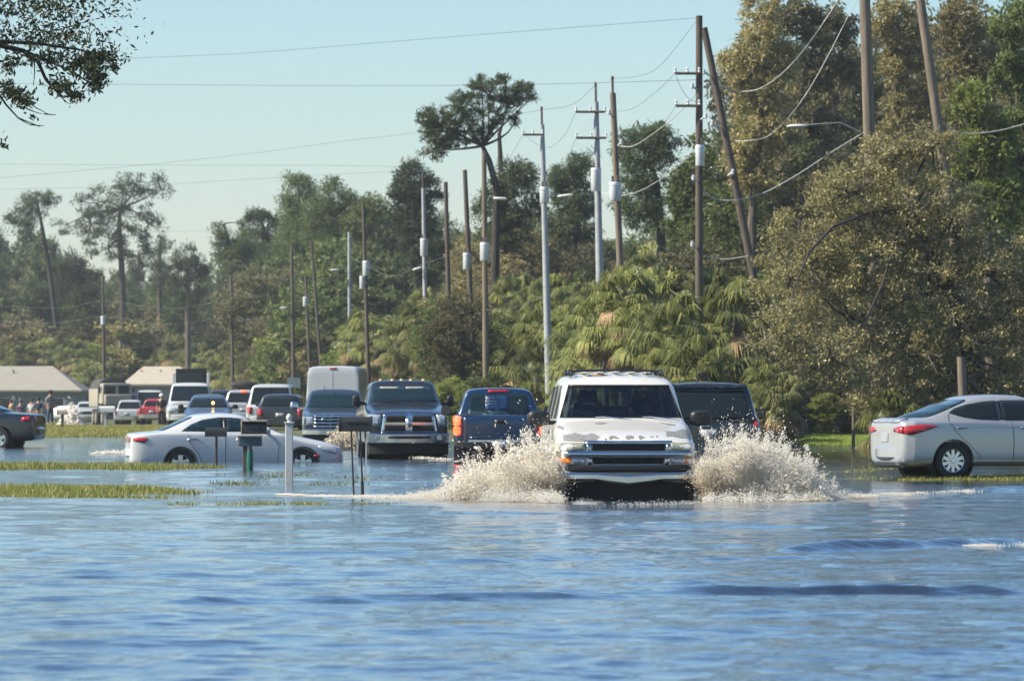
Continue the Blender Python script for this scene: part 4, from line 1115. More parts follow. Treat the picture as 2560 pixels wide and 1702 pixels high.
Z = -.75 + np.abs(r_.normal(0, .55, n)) * np.exp(-((pxx - 178) / 24) ** 2)
drops('far_splash', np.stack([(pxx - CX) * Y / F, Y, Z], -1), r_.gamma(2, .02, n) + .01, M['foam'], 'cream splash beside the far white car', 'splash')
# ================================================================ plants
M['bark'] = simple('bark', (.10, .082, .062), .9, var=.4, scale=9, bump=.5, stretch=(1, 1, .25))
M['barkdark'] = simple('dark bark', (.045, .038, .032), .9, var=.4, scale=9, bump=.5, stretch=(1, 1, .25))
M['barkpalm'] = simple('palm trunk', (.11, .095, .075), .9, var=.4, scale=7, bump=.6)
LEAF = {
    'pine': leaf_mat('pine needles', [(0.061, 0.096, 0.032), (0.114, 0.158, 0.045), (0.175, 0.210, 0.070)], .5),
    'pinedark': leaf_mat('dark pine needles', [(0.052, 0.079, 0.038), (0.088, 0.123, 0.052), (0.140, 0.166, 0.070)], .5),
    'green': leaf_mat('green leaves', [(0.079, 0.114, 0.035), (0.140, 0.184, 0.056), (0.228, 0.254, 0.088)], .45),
    'lime': leaf_mat('yellow green leaves', [(0.123, 0.175, 0.035), (0.228, 0.280, 0.061), (0.350, 0.350, 0.105)], .45),
    'olive': leaf_mat('olive leaves', [(0.088, 0.088, 0.042), (0.158, 0.149, 0.070), (0.245, 0.219, 0.105)], .45),
    'brown': leaf_mat('dry brown leaves', [(0.188, 0.171, 0.071), (0.288, 0.254, 0.104), (0.400, 0.319, 0.142)], .35),
    'oak': leaf_mat('oak leaves', [(0.112, 0.108, 0.038), (0.203, 0.186, 0.069), (0.300, 0.262, 0.116), (0.465, 0.400, 0.210)], .35, .6),
    'palm': leaf_mat('palm fronds', [(0.117, 0.146, 0.045), (0.228, 0.260, 0.080), (0.428, 0.425, 0.160)], .42, .36),
    'palmyellow': leaf_mat('yellowing palm fronds', [(.11, .14, .05), (.20, .22, .085), (.36, .33, .14)], .4, .4),
    'palmdead': leaf_mat('dead palm fronds', [(0.228, 0.149, 0.070), (0.350, 0.236, 0.123), (0.438, 0.315, 0.175)], .25, .6),
    'twig': simple('twigs', (0.201, 0.172, 0.140), .9, var=.3),
    'nearleaf': leaf_mat('dark oak leaves', [(0.018, 0.028, 0.012), (0.040, 0.057, 0.022), (0.096, 0.085, 0.035)], .3, .45),  # dark green foliage of the near bough
}
def rand_dirs(r, n):
    v = r.normal(0, 1, (n, 3)); return v / np.linalg.norm(v, axis=1, keepdims=True)
def leaves_mesh(name, P, L, W, r, dirs=None, mat=None, droop=0):
    """a diamond-shaped leaf at every point"""
    n = len(P)
    d = rand_dirs(r, n) if dirs is None else dirs
    if droop:
        d = d + np.array([0, 0, -droop]); d /= np.linalg.norm(d, axis=1, keepdims=True)
    q = rand_dirs(r, n); s = np.cross(d, q); s /= np.maximum(np.linalg.norm(s, axis=1, keepdims=True), 1e-6)
    L = np.asarray(L).reshape(-1, 1) if np.ndim(L) else np.full((n, 1), L)
    Wd = L * W
    V = np.stack([P - d * L * .5, P + s * Wd * .5, P + d * L * .5, P - s * Wd * .5], 1)
    return npmesh(name, V, 4, [(0, 1, 2, 3)], mat)
def lobe_clumps(lobes, n, r, shell=.45):
    """centres of foliage clumps inside a list of ellipsoids (centre, radii)"""
    C = np.array([l[0] for l in lobes], float); Rr = np.array([l[1] for l in lobes], float)
    w = np.array([(l[1][0] * l[1][2]) * (l[2] if len(l) > 2 else 1) for l in lobes]); w /= w.sum()
    k = r.choice(len(lobes), n, p=w)
    d = rand_dirs(r, n) * (r.uniform(shell ** 3, 1, n) ** (1 / 3))[:, None]
    return C[k] + d * Rr[k], k
def crown(name, lobes, nclump, per, csize, L, W, r, mat, parent, up=.0, flat=.75, shell=.35, droop=0):
    c, k = lobe_clumps(lobes, nclump, r, shell)
    sz = csize * r.uniform(.55, 1.3, nclump)
    j = np.repeat(np.arange(nclump), per)
    off = rand_dirs(r, len(j)) * (r.uniform(0, 1, len(j)) ** .5)[:, None]
    P = c[j] + off * sz[j][:, None] * np.array([1, 1, flat])
    dirs = off + r.normal(0, .45, off.shape) + np.array([0, 0, up]); dirs /= np.linalg.norm(dirs, axis=1, keepdims=True)
    me = leaves_mesh(name, P, L * r.uniform(.6, 1.3, len(P)), W, r, dirs, mat, droop)
    return link(name, me, mat, parent, None), c
def limb(mb, a, b, ra, rb, r, bend=.12, n=5, sag=0):
    a, b = Vector(a), Vector(b); d = (b - a).length
    pts = []; j = Vector(r.normal(0, bend * d, 3)); 
    for i in range(n + 1):
        t = i / n
        p = a.lerp(b, t) + j * math.sin(math.pi * t) * .6 + Vector((0, 0, -sag * d * math.sin(math.pi * t)))
        pts.append(p)
    mb.tube(pts, [ra + (rb - ra) * i / n for i in range(n + 1)], 6)
def tree(name, label, cat, trunk_pts, radii, lobes, leaf, nclump, per, csize, L, W, seed, group=None, bark='bark', limbs=10, extra=None, twigs=0, **kw):
    """explicit tree in world coordinates; the Empty stands at the foot of the trunk"""
    r = np.random.default_rng(seed)
    base = Vector(trunk_pts[0])
    t = thing(name, label, cat, base, 0, group)
    lt = [Vector(p) - base for p in trunk_pts]
    ll = [(np.array(l[0]) - np.array(base), l[1], *(l[2:])) for l in lobes]
    cr, c = crown('crown', ll, nclump, per, csize, L, W, r, LEAF[leaf], t, **kw)
    mb = MB(); mb.tube(lt, radii, 10)
    top = lt[-1]
    for l in ll:                                     # a main limb into every lobe
        src = min(lt[len(lt) // 3:], key=lambda p: (p - Vector(l[0])).length + .3 * abs(p.z - top.z))
        limb(mb, src, Vector(l[0]), radii[-1] * (.45 if name == 'oak_tree' else .8), radii[-1] * .2, r)
    for i in r.choice(len(c), min(limbs, len(c)), replace=False):
        li = min(ll, key=lambda l: np.linalg.norm(l[0] - c[i]))
        limb(mb, li[0], c[i], radii[-1] * .4, .02, r)
    mb.build('trunk', M[bark], t, None, fix=False)
    if twigs:
        tw = MB()
        for i in r.choice(len(c), min(twigs, len(c)), replace=False):
            a = Vector(c[i])
            for q in range(3):
                dd = Vector(r.normal(0, 1, 3)).normalized() * csize * r.uniform(.8, 2.0)
                limb(tw, a, a + dd, .014, .005, r, .15, 3)
        tw.build('twigs', LEAF['twig'], t, None, fix=False)
    return t
def plobes(Y, *ells):
    """lobes given in the picture: (px, py, rx, ry[, dY[, weight]])"""
    out = []
    for e in ells:
        y = Y + (e[4] if len(e) > 4 else 0)
        out.append((tuple(at(e[0], e[1], y)), (e[2] * Y / F, (e[2] + e[3]) * .5 * Y / F, e[3] * Y / F), e[5] if len(e) > 5 else 1))
    return out
def foot(px, Y):
    x = gx(px, Y); return Vector((x, Y, float(ground_h(np.array([x]), np.array([Y]))[0]) - .1))
def ptrunk(Y, *pts):
    """trunk through picture points, starting on the ground under the first one"""
    return [foot(pts[0][0], Y)] + [at(x, y, Y) for x, y in pts]

# ---------------------------------------------------------------- the pines one can tell apart
tree('pine_tree', 'tall slender pine at the far left with a small tufted crown', 'pine tree', ptrunk(500, (150, 900), (132, 740), (118, 640), (106, 570), (92, 500)), [.30, .29, .26, .22, .18, .11],
     plobes(500, (92, 505, 45, 42), (60, 550, 32, 38), (40, 545, 30, 26), (125, 500, 20, 18), (75, 590, 30, 26)), 'pinedark', 90, 55, .75, .45, .16, 1, None, 'barkdark', 14)
tree('pine_tree', 'broad-topped pine behind the gap between the two houses', 'pine tree', ptrunk(495, (308, 930), (308, 760), (303, 640), (298, 570), (300, 520)), [.40, .38, .34, .31, .26, .16],
     plobes(495, (260, 505, 70, 48), (340, 465, 62, 34), (402, 470, 26, 44), (300, 560, 66, 55), (228, 560, 46, 55), (372, 560, 36, 55), (160, 565, 46, 22), (270, 620, 60, 40), (345, 640, 40, 36)), 'pine', 230, 52, .8, .45, .16, 2, None, 'barkdark', 60, shell=.5)
tree('pine_tree', 'small flat-topped pine standing in the low gap of the far treeline', 'pine tree', ptrunk(520, (400, 800), (398, 660), (400, 600)), [.3, .28, .24, .12],
     plobes(520, (400, 610, 42, 16), (385, 650, 36, 30), (410, 700, 40, 40)), 'pinedark', 46, 70, .8, .5, .16, 3, None, 'bark', 8)
tree('pine_tree', 'rounded pine just right of the low gap in the far treeline', 'pine tree', ptrunk(480, (470, 820), (470, 690), (465, 640)), [.32, .3, .26, .12],
     plobes(480, (465, 640, 40, 26), (440, 670, 26, 34), (490, 680, 34, 40), (465, 730, 46, 40)), 'pinedark', 90, 70, .8, .5, .16, 4, None, 'bark', 10)
tree('pine_tree', 'ragged pine with two bare tops left of the leaning slender pine', 'pine tree', ptrunk(440, (585, 860), (580, 700), (570, 600), (560, 560)), [.32, .3, .27, .2, .1],
     plobes(440, (548, 580, 14, 22), (560, 620, 36, 36), (610, 600, 34, 40), (590, 650, 46, 50), (608, 560, 10, 14)), 'pine', 95, 65, .75, .45, .16, 5, None, 'barkdark', 16)
tree('pine_tree', 'thin leaning pine with a tiny crown before the dense tall pines', 'pine tree', ptrunk(430, (688, 840), (684, 690), (672, 600), (652, 550)), [.3, .28, .26, .2, .1],
     plobes(430, (648, 545, 26, 20), (688, 555, 14, 12), (662, 580, 20, 18), (630, 540, 12, 14)), 'pinedark', 38, 60, .7, .45, .16, 6, None, 'barkdark', 10)
tree('pine_tree', 'dense tall pine with a knobbly top left of the tall white van', 'pine tree', ptrunk(400, (735, 900), (738, 760), (745, 600), (748, 480)), [.36, .34, .3, .24, .12],
     plobes(400, (748, 455, 36, 30), (725, 520, 30, 50), (770, 520, 36, 55), (742, 610, 58, 80), (720, 700, 50, 70), (780, 690, 50, 70)), 'pine', 260, 75, .8, .42, .17, 7, None, 'bark', 16)
tree('pine_tree', 'dense round-crowned pine directly above the tall white van', 'pine tree', ptrunk(385, (832, 900), (834, 760), (835, 640), (835, 520)), [.36, .34, .3, .24, .12],
     plobes(385, (832, 500, 50, 48), (805, 580, 46, 70), (862, 590, 46, 70), (830, 690, 66, 80), (880, 520, 30, 30)), 'pine', 270, 75, .8, .42, .17, 8, None, 'bark', 14)
tree('pine_tree', 'bright green pine between the van and the charcoal pickup', 'pine tree', ptrunk(360, (925, 900), (926, 740), (925, 600)), [.34, .32, .28, .14],
     plobes(360, (930, 520, 40, 40), (900, 560, 40, 50), (955, 590, 50, 60), (925, 680, 66, 80)), 'green', 200, 80, .75, .36, .3, 9, None, 'bark', 12)
tree('pine_tree', 'dark dome-shaped pine left of the big leaning-crowned pine', 'pine tree', ptrunk(300, (1045, 900), (1045, 700), (1040, 520), (1035, 460)), [.30, .28, .26, .2, .12],
     plobes(300, (1035, 440, 50, 34), (1000, 480, 28, 36), (1065, 480, 40, 40), (1035, 550, 56, 60), (1060, 640, 70, 70)), 'pinedark', 210, 75, .62, .36, .17, 10, None, 'barkdark', 16)
# the landmark pine
Y8 = 232
tree('pine_tree', 'biggest pine with a broad wind-swept crown above the utility poles', 'pine tree', ptrunk(Y8, (1234, 900), (1240, 560), (1242, 470), (1222, 400), (1206, 365)), [.26, .24, .21, .19, .15, .10],
     plobes(Y8, (1100, 325, 50, 44), (1070, 300, 26, 34), (1085, 375, 34, 24), (1150, 270, 50, 44), (1205, 225, 54, 34), (1265, 225, 54, 34), (1310, 228, 28, 24), (1325, 250, 16, 12), (1285, 265, 30, 28), (1165, 330, 44, 40), (1220, 290, 40, 34),
            (1125, 345, 40, 36), (1290, 300, 16, 14), (1205, 335, 26, 16)), 'pine', 330, 46, .31, .26, .15, 11, None, 'barkdark', 110, up=.25, shell=.5)
# second stem of that pine is its own tree behind
tree('pine_tree', 'forked dead-limbed pine tangled behind the biggest pine trunk', 'pine tree', ptrunk(240, (1262, 900), (1258, 520), (1252, 420), (1248, 335), (1270, 270)), [.2, .19, .17, .14, .10, .05],
     plobes(240, (1290, 440, 56, 44), (1255, 480, 40, 44), (1310, 500, 46, 44), (1225, 520, 40, 50), (1270, 575, 70, 50)), 'pinedark', 150, 70, .5, .30, .17, 12, None, 'barkdark', 40, shell=.2)
tree('pine_tree', 'loose green pine between the gray concrete poles', 'pine tree', ptrunk(260, (1440, 900), (1442, 600), (1440, 460)), [.26, .24, .2, .12],
     plobes(260, (1425, 425, 46, 36), (1462, 400, 34, 24), (1395, 450, 34, 34), (1440, 500, 60, 50), (1420, 570, 70, 60)), 'pinedark', 170, 75, .55, .32, .17, 13, None, 'bark', 18, shell=.2)
tree('pine_tree', 'rounded pine right of the brown pole with open branching', 'pine tree', ptrunk(225, (1655, 800), (1652, 560), (1640, 450), (1620, 400)), [.24, .22, .2, .16, .1],
     plobes(225, (1600, 350, 52, 34), (1640, 345, 46, 30), (1570, 390, 34, 40), (1655, 390, 30, 40), (1610, 430, 60, 50), (1690, 360, 10, 18), (1600, 510, 70, 60)), 'pinedark', 180, 75, .48, .28, .17, 14, None, 'barkdark', 30, shell=.25)
tree('broadleaf_tree', 'bright green tree filling the gap between the two leaning wooden poles', 'tree', ptrunk(215, (1725, 800), (1725, 600), (1722, 520)), [.2, .18, .16, .1],
     plobes(215, (1715, 450, 30, 34), (1745, 430, 30, 40), (1700, 500, 36, 40), (1740, 500, 44, 50), (1720, 580, 56, 60)), 'green', 170, 80, .42, .24, .4, 15, None, 'bark', 12)
tree('broadleaf_tree', 'tall storm-stripped brown tree above the leaning pole', 'tree', ptrunk(200, (1885, 800), (1880, 560), (1900, 300), (1890, 180)), [.26, .24, .2, .16, .1],
     plobes(200, (1850, 150, 50, 50), (1910, 110, 70, 60), (1850, 230, 44, 50), (1920, 230, 60, 60), (1880, 330, 60, 70), (1950, 330, 60, 60), (1845, 420, 44, 60), (1900, 440, 70, 60), (1900, 20, 60, 60), (1960, 150, 50, 50)), 'brown', 330, 60, .42, .22, .34, 16, None, 'bark', 40, twigs=110, shell=.1)
tree('broadleaf_tree', 'green-topped tree at the upper right left of the thick pole', 'tree', ptrunk(212, (1985, 800), (1990, 500), (2000, 250), (2010, 150)), [.28, .26, .22, .16, .1],
     plobes(212, (1860, 175, 26, 30), (1990, 60, 80, 70), (2080, 70, 60, 60), (2040, 180, 70, 60), (2000, 300, 60, 60), (2080, 330, 60, 60), (2060, 440, 60, 60), (2120, 180, 30, 50)), 'olive', 300, 65, .45, .24, .36, 17, None, 'bark', 40, twigs=90, shell=.1)
tree('broadleaf_tree', 'brown twiggy tree between the two thick poles at the upper right', 'tree', ptrunk(190, (2250, 800), (2245, 500), (2240, 250), (2230, 120)), [.26, .24, .2, .16, .1],
     plobes(190, (2230, 60, 70, 60), (2240, 170, 44, 50), (2300, 130, 36, 50), (2260, 270, 50, 50), (2230, 340, 50, 40), (2330, 250, 46, 60)), 'brown', 260, 55, .38, .2, .34, 18, None, 'bark', 46, twigs=120, shell=.1)
tree('broadleaf_tree', 'rusty brown tree right of the leaning thick pole', 'tree', ptrunk(182, (2420, 800), (2425, 500), (2420, 250), (2410, 120)), [.26, .24, .2, .16, .1],
     plobes(182, (2400, 60, 70, 60), (2420, 170, 60, 60), (2380, 260, 50, 60), (2440, 300, 60, 60), (2400, 400, 70, 60), (2480, 180, 50, 60)), 'brown', 300, 60, .4, .2, .36, 19, None, 'bark', 40, twigs=100, shell=.1)
tree('broadleaf_tree', 'leafy green tree at the top right corner', 'tree', ptrunk(165, (2560, 900), (2555, 600), (2545, 300)), [.26, .24, .2, .14],
     plobes(165, (2540, 60, 60, 60), (2530, 180, 46, 60), (2590, 250, 60, 90), (2540, 330, 50, 60), (2500, 420, 50, 70), (2580, 470, 60, 90), (2540, 560, 60, 80)), 'green', 260, 75, .42, .22, .4, 20, None, 'bark', 20)
tree('broadleaf_tree', 'yellow green tree rising behind the big oak at the right edge', 'tree', ptrunk(160, (2480, 950), (2470, 600), (2450, 400)), [.24, .22, .18, .1],
     plobes(160, (2440, 260, 60, 60), (2470, 360, 70, 70), (2420, 400, 60, 70), (2500, 500, 60, 80), (2440, 480, 60, 60)), 'lime', 200, 65, .42, .2, .4, 21, None, 'bark', 24, twigs=60, shell=.15)
# ---------------------------------------------------------------- the big oak on the right verge
YO = 136
oak = tree('oak_tree', 'big dark-leaved oak sprawling over the right verge behind the silver sedan', 'oak tree', ptrunk(YO, (2440, 1040), (2430, 900), (2400, 780), (2330, 640), (2260, 520)), [.30, .27, .25, .22, .18, .12],
     plobes(YO, (2230, 400, 90, 70), (2330, 370, 70, 60), (2140, 480, 110, 90), (2280, 520, 130, 110), (2040, 590, 120, 100), (2180, 640, 150, 120), (2380, 560, 110, 130), (1975, 700, 105, 105), (2120, 790, 150, 120), (2320, 740, 150, 130),
            (2480, 690, 110, 130), (1960, 840, 80, 80, -5), (2080, 900, 110, 80, -5), (2250, 900, 140, 110), (2430, 870, 140, 110), (2560, 800, 100, 150), (2330, 980, 110, 70), (2480, 990, 120, 70), (2560, 960, 90, 90), (2180, 990, 70, 40)),
     'oak', 1500, 62, .36, .115, .42, 22, None, 'barkdark', 90, twigs=330, shell=.25)
# ---------------------------------------------------------------- sabal palms: four shapes, copied
def frond_set(r, n, Rr, el0, el1, dead=False):
    V = []
    for i in range(n):
        az = r.uniform(0, 2 * math.pi); el = R(r.uniform(el0, el1))
        ax = Vector((math.cos(az) * math.cos(el), math.sin(az) * math.cos(el), math.sin(el)))
        side = Vector((-math.sin(az), math.cos(az), 0)); upv = side.cross(ax) * -1
        if upv.z < 0 and not dead: upv = -upv
        pl = Rr * r.uniform(.45, .65); hub = ax * pl + Vector((0, 0, -.12 * pl))
        w = .018
        V.append([side * w * .6, -side * w * .6, hub - side * w, hub + side * w])
        nl = 26; fl = Rr * r.uniform(.5, .75)
        for k in range(nl):
            a = R(-105 + 210 * k / (nl - 1)) + r.normal(0, .04)
            d1 = (ax * math.cos(a) + side * math.sin(a) + upv * .12 * math.cos(a * 1.3)).normalized()
            l1 = fl * (.75 + .25 * math.cos(a))
            mid = hub + d1 * l1 * .55
            d2 = (d1 + Vector((0, 0, -r.uniform(.9, 2.4) if not dead else -1.8))).normalized()
            tip = mid + d2 * l1 * .5
            s2 = d1.cross(upv).normalized() * .036
            V.append([hub, mid - s2, tip, mid + s2])
    return np.array([[tuple(p) for p in q] for q in V], np.float32)
def palm(name, seed, trunk_h, Rr, leaf, nf=26, nd=7):
    r = np.random.default_rng(seed)
    t = thing(name, 'palm', 'palm tree')
    mb = MB(); lean = r.normal(0, .12, 2)
    mb.tube([(lean[0] * k / 6 * trunk_h * .3, lean[1] * k / 6 * trunk_h * .3, trunk_h * k / 6 - (.3 if k == 0 else 0)) for k in range(7)], [.17, .16, .15, .15, .15, .17, .19], 9)
    mb.build('trunk', M['barkpalm'], t, 60)
    top = np.array([lean[0] * trunk_h * .3, lean[1] * trunk_h * .3, trunk_h])
    V = frond_set(r, int(nf * 1.5), Rr, -55, 80) + top[None, None]
    link('crown', npmesh('crown', V, 4, [(0, 1, 2, 3)], None), LEAF[leaf], t, None)
    V = frond_set(r, nd * 2, Rr * 1.0, -80, -30, True) + top[None, None] + np.array([0, 0, -.1])
    link('dead_fronds', npmesh('dead_fronds', V, 4, [(0, 1, 2, 3)], None), LEAF['palmdead'], t, None)
    return t
PALMS = [palm('sabal_palm', 61, 2.2, 1.75, 'palm'), palm('sabal_palm', 62, 3.2, 1.6, 'palm', 30, 9), palm('sabal_palm', 63, 1.2, 1.7, 'palmyellow', 24, 5), palm('sabal_palm', 64, 4.4, 1.5, 'palm', 28, 10)]
HT = [2.2, 3.2, 1.2, 4.4]
used = set()
def put(proto_list, k, px, Y, topz, ht, label, group, sz=None, rz=None):
    o = proto_list[k]
    if id(o) in used or (o.name in used):
        o = copy_tree(o)
    used.add(proto_list[k].name)
    b = foot(px, Y); s_ = sz or (topz - b.z) / ht
    o.location = b; o.scale = (s_ if not isinstance(s_, tuple) else s_[0],) * 2 + ((s_ if not isinstance(s_, tuple) else s_[1]),)
    o.rotation_euler = (0, 0, rz if rz is not None else random.uniform(0, 6.28))
    o['label'] = label; o['group'] = group
    return o
def put_palm(k, px, Y, tz, label, group, sc=1.0):
    o = PALMS[k]
    if o.name in used:
        o = copy_tree(o)
    used.add(PALMS[k].name)
    b = foot(px, Y); h = max(.3, (tz - b.z) / sc)
    o.location = b; o.scale = (sc,) * 3; o.rotation_euler = (0, 0, random.uniform(0, 6.28))
    for ch in o.children:
        if ch.name.startswith('trunk'): ch.scale = (1, 1, h / HT[k])
        else: ch.location = (0, 0, h - HT[k])
    o['label'] = label; o['group'] = group
GP = 'sabal palms in the roadside thicket'; ip_ = 0
# (px, py of crown centre, Y, shape, label or None)
for px, py, Y, k, lab in (
    (1740, 745, 152, 2, 'golden-topped palm behind the dark SUV roof'), (1700, 860, 147, 0, None), (1790, 880, 144, 0, None), (1830, 790, 150, 1, None),
    (1780, 680, 158, 3, None), (1680, 690, 165, 1, 'tall palm at the foot of the leaning brown pole'), (1600, 690, 172, 1, None), (1560, 760, 166, 0, None), (1500, 800, 172, 1, None), (1450, 860, 176, 0, None), (1580, 860, 160, 0, None), (1530, 690, 186, 3, None),
    (1420, 760, 190, 1, None), (1470, 700, 196, 3, None), (1400, 900, 182, 2, None), (1380, 690, 205, 3, None), (1340, 740, 206, 1, None), (1310, 800, 205, 2, None), (1300, 900, 200, 0, None), (1290, 690, 215, 3, 'palm just left of the gray concrete pole'),
    (1250, 800, 214, 1, None), (1240, 890, 208, 0, None), (1150, 890, 216, 2, None), (1130, 800, 226, 1, None), (1080, 860, 230, 0, None), (1040, 800, 242, 1, None), (1010, 750, 250, 3, None), (990, 860, 244, 0, None), (940, 880, 256, 2, None), (1100, 740, 240, 3, None),
    (1552, 735, 153, 1, 'palm hiding the foot of the brown wooden pole'), (1515, 800, 154, 0, 'low palm left of the one at the brown pole foot'), (1590, 830, 152, 0, 'low palm right of the one at the brown pole foot'), (1610, 760, 178, 1, None), (1660, 740, 182, 3, None), (1720, 800, 160, 1, None), (1760, 930, 143, 0, None), (1690, 940, 146, 1, None), (1430, 800, 186, 1, None), (1500, 880, 168, 0, None), (1360, 820, 200, 0, None),
    (1420, 960, 172, 0, None), (1340, 940, 190, 0, None), (1280, 740, 222, 1, None), (1200, 840, 222, 0, None), (1180, 760, 236, 1, None), (1060, 700, 252, 3, None), (960, 800, 262, 1, None), (900, 840, 275, 0, None), (1440, 720, 200, 3, None), (1540, 800, 178, 1, None), (1820, 720, 160, 3, None), (1610, 620, 186, 3, None),
    (1910, 970, 140, 0, 'small drooping palm right of the dark SUV mirror'), (1955, 1000, 139, 2, None), (2215, 1060, 133.5, 0, 'low palm clump beside the silver sedan tail'), (1545, 930, 158, 2, None), (1480, 930, 166, 0, None)):
    ip_ += 1
    if lab is None and ip_ % 3 == 0: continue
    if py < 780 and px != 1552: py = py + 62
    put_palm(k, px, Y, zz(py, Y), lab or 'sabal palm with drooping fronds in the roadside thicket', GP, .58 if px in (1910, 1955, 2215) else random.uniform(.68, 1.0))
GPF = 'palms at the edge of the far forest'
for px, py, Y, k in ((60, 845, 486, 1), (110, 830, 486, 1), (180, 840, 482, 3), (212, 890, 474, 0), (240, 900, 480, 0), (262, 880, 486, 2), (440, 830, 490, 1), (475, 870, 485, 1), (500, 850, 484, 3), (550, 880, 440, 1), (600, 900, 420, 0), (640, 880, 405, 1), (700, 900, 390, 2), (20, 850, 486, 0), (395, 885, 492, 0)):
    put_palm(k, px, Y, zz(py + 45, Y), 'palm at the edge of the far forest behind the houses', GPF, random.uniform(1.0, 1.4))

# ---------------------------------------------------------------- filler forest: six shapes, copied
def proto(name, cat, seed, lobes, trunk, leaf, nclump, per, csize, L, W, bark='bark', limbs=10, twigs=0, **kw):
    return tree(name, 'tree', cat, trunk, [.22 - .03 * i for i in range(len(trunk))], lobes, leaf, nclump, per, csize, L, W, seed, None, bark, limbs, None, twigs, **kw)
def el(x, y, z, a, c): return ((x, y, z), (a, a, c))
FOR = [
    proto('pine_tree', 'pine tree', 101, [el(0, 0, 8.8, 1.6, 1.2), el(-1.0, .3, 7.4, 1.3, .9), el(1.1, -.2, 7.0, 1.3, .9), el(.1, .5, 6.0, 1.4, .8)], [(0, 0, 0), (.1, 0, 3), (0, .1, 6), (0, 0, 9)], 'pine', 80, 70, .62, .42, .17, 'barkdark'),
    proto('pine_tree', 'pine tree', 102, [el(.2, 0, 9.2, 1.1, .8), el(-.6, .3, 8.4, .9, .6), el(.8, -.2, 7.9, .9, .6), el(0, 0, 7.0, .8, .5)], [(0, 0, 0), (.1, 0, 3), (.25, .1, 6), (.2, 0, 9)], 'pinedark', 52, 65, .58, .42, .17, 'barkdark', 14),
    proto('broadleaf_tree', 'tree', 103, [el(0, 0, 7.6, 2.2, 2.2), el(-1.5, .2, 5.6, 1.8, 1.8), el(1.6, 0, 5.2, 1.8, 1.9), el(0, .8, 4.0, 2.2, 2), el(.2, 0, 2.2, 2.0, 1.6)], [(0, 0, 0), (0, 0, 3), (0, 0, 6)], 'green', 210, 60, .6, .34, .4),
    proto('broadleaf_tree', 'tree', 104, [el(0, 0, 7.8, 1.8, 2.0), el(-1.2, .2, 5.8, 1.7, 1.7), el(1.2, 0, 5.4, 1.7, 1.8), el(0, .6, 3.6, 2.0, 2), el(0, 0, 1.8, 1.8, 1.5)], [(0, 0, 0), (0, 0, 3), (.2, 0, 7)], 'olive', 190, 58, .6, .32, .4, 'bark', 20, 40),
    proto('broadleaf_tree', 'tree', 105, [el(0, 0, 7.2, 1.5, 2.4), el(-1.0, .2, 5.2, 1.4, 1.7), el(1.1, 0, 4.8, 1.5, 1.8), el(0, 0, 2.8, 1.6, 2)], [(0, 0, 0), (.1, 0, 3), (0, .1, 7)], 'brown', 110, 45, .6, .3, .36, 'bark', 26, 60, shell=.1),
    proto('broadleaf_tree', 'tree', 106, [el(0, 0, 8.0, 1.4, 1.6), el(-.8, .2, 6.2, 1.4, 1.5), el(.9, 0, 5.8, 1.4, 1.6), el(0, 0, 4.2, 1.7, 1.6), el(0, 0, 2, 1.7, 1.6)], [(0, 0, 0), (0, 0, 3), (0, 0, 7)], 'lime', 170, 60, .55, .32, .4),
    proto('broadleaf_tree', 'tree', 107, [el(0, 0, 8.2, 1.5, 1.5), el(-1.1, .2, 6.6, 1.4, 1.4), el(1.1, 0, 6.2, 1.4, 1.5), el(0, .6, 5.0, 1.6, 1.3), el(-.6, -.4, 3.6, 1.5, 1.3), el(.6, 0, 2.2, 1.6, 1.5)], [(0, 0, 0), (.1, 0, 3), (.1, 0, 7)], 'olive', 300, 70, .40, .17, .42, 'bark', 30, 60, shell=.3),
    proto('broadleaf_tree', 'tree', 108, [el(.2, 0, 8.4, 1.3, 1.4), el(-1.0, .2, 6.8, 1.4, 1.3), el(1.0, 0, 6.0, 1.4, 1.5), el(0, .6, 4.6, 1.6, 1.4), el(0, 0, 2.4, 1.6, 1.5)], [(0, 0, 0), (.1, .1, 3), (0, 0, 7)], 'brown', 260, 55, .42, .16, .4, 'bark', 40, 120, shell=.15),
    proto('broadleaf_tree', 'tree', 109, [el(0, 0, 8.0, 1.6, 1.7), el(-1.0, .2, 6.0, 1.6, 1.6), el(1.1, 0, 5.4, 1.6, 1.7), el(0, .4, 3.6, 1.8, 1.7), el(0, 0, 1.8, 1.7, 1.5)], [(0, 0, 0), (.1, .1, 3), (0, 0, 7)], 'green', 320, 70, .42, .18, .42, 'bark', 20, shell=.3),
]
HF = [10, 10, 9.8, 9.8, 9.4, 9.6, 9.8, 9.8, 9.8]
rf = np.random.default_rng(77)
def fill(n, x0, x1, topf, Y0, Y1, kinds, label, group, jit=40, wid=(.9, 1.4)):
    for i in range(n):
        px = x0 + (x1 - x0) * (i + .5) / n + rf.normal(0, (x1 - x0) / n * .5)
        Y = rf.uniform(Y0, Y1); k = int(rf.choice(kinds)); top = topf(px) + rf.normal(0, jit)
        h = zz(top, Y) - float(foot(px, Y).z)
        if h < 1: continue
        q = h / HF[k]
        put(FOR, k, px, Y, 0, HF[k], label[0 if k < 2 else 1] if isinstance(label, tuple) else label, group, sz=(q * rf.uniform(*wid) if q < 1.6 else q * rf.uniform(.55, .8), q))
def prof(px):
    return float(np.interp(px, [-300, 0, 150, 420, 470, 560, 640, 700, 900, 1000, 1150, 1300, 1500, 1700, 1800], [600, 600, 640, 690, 700, 660, 610, 520, 520, 490, 560, 560, 540, 560, 480]))
LF = ('pine in the far forest behind the houses', 'leafy tree in the far forest behind the houses')
fill(34, -120, 660, lambda p: prof(p) + 20, 560, 640, [0, 1, 1, 1, 2, 0], LF, 'trees of the far forest')
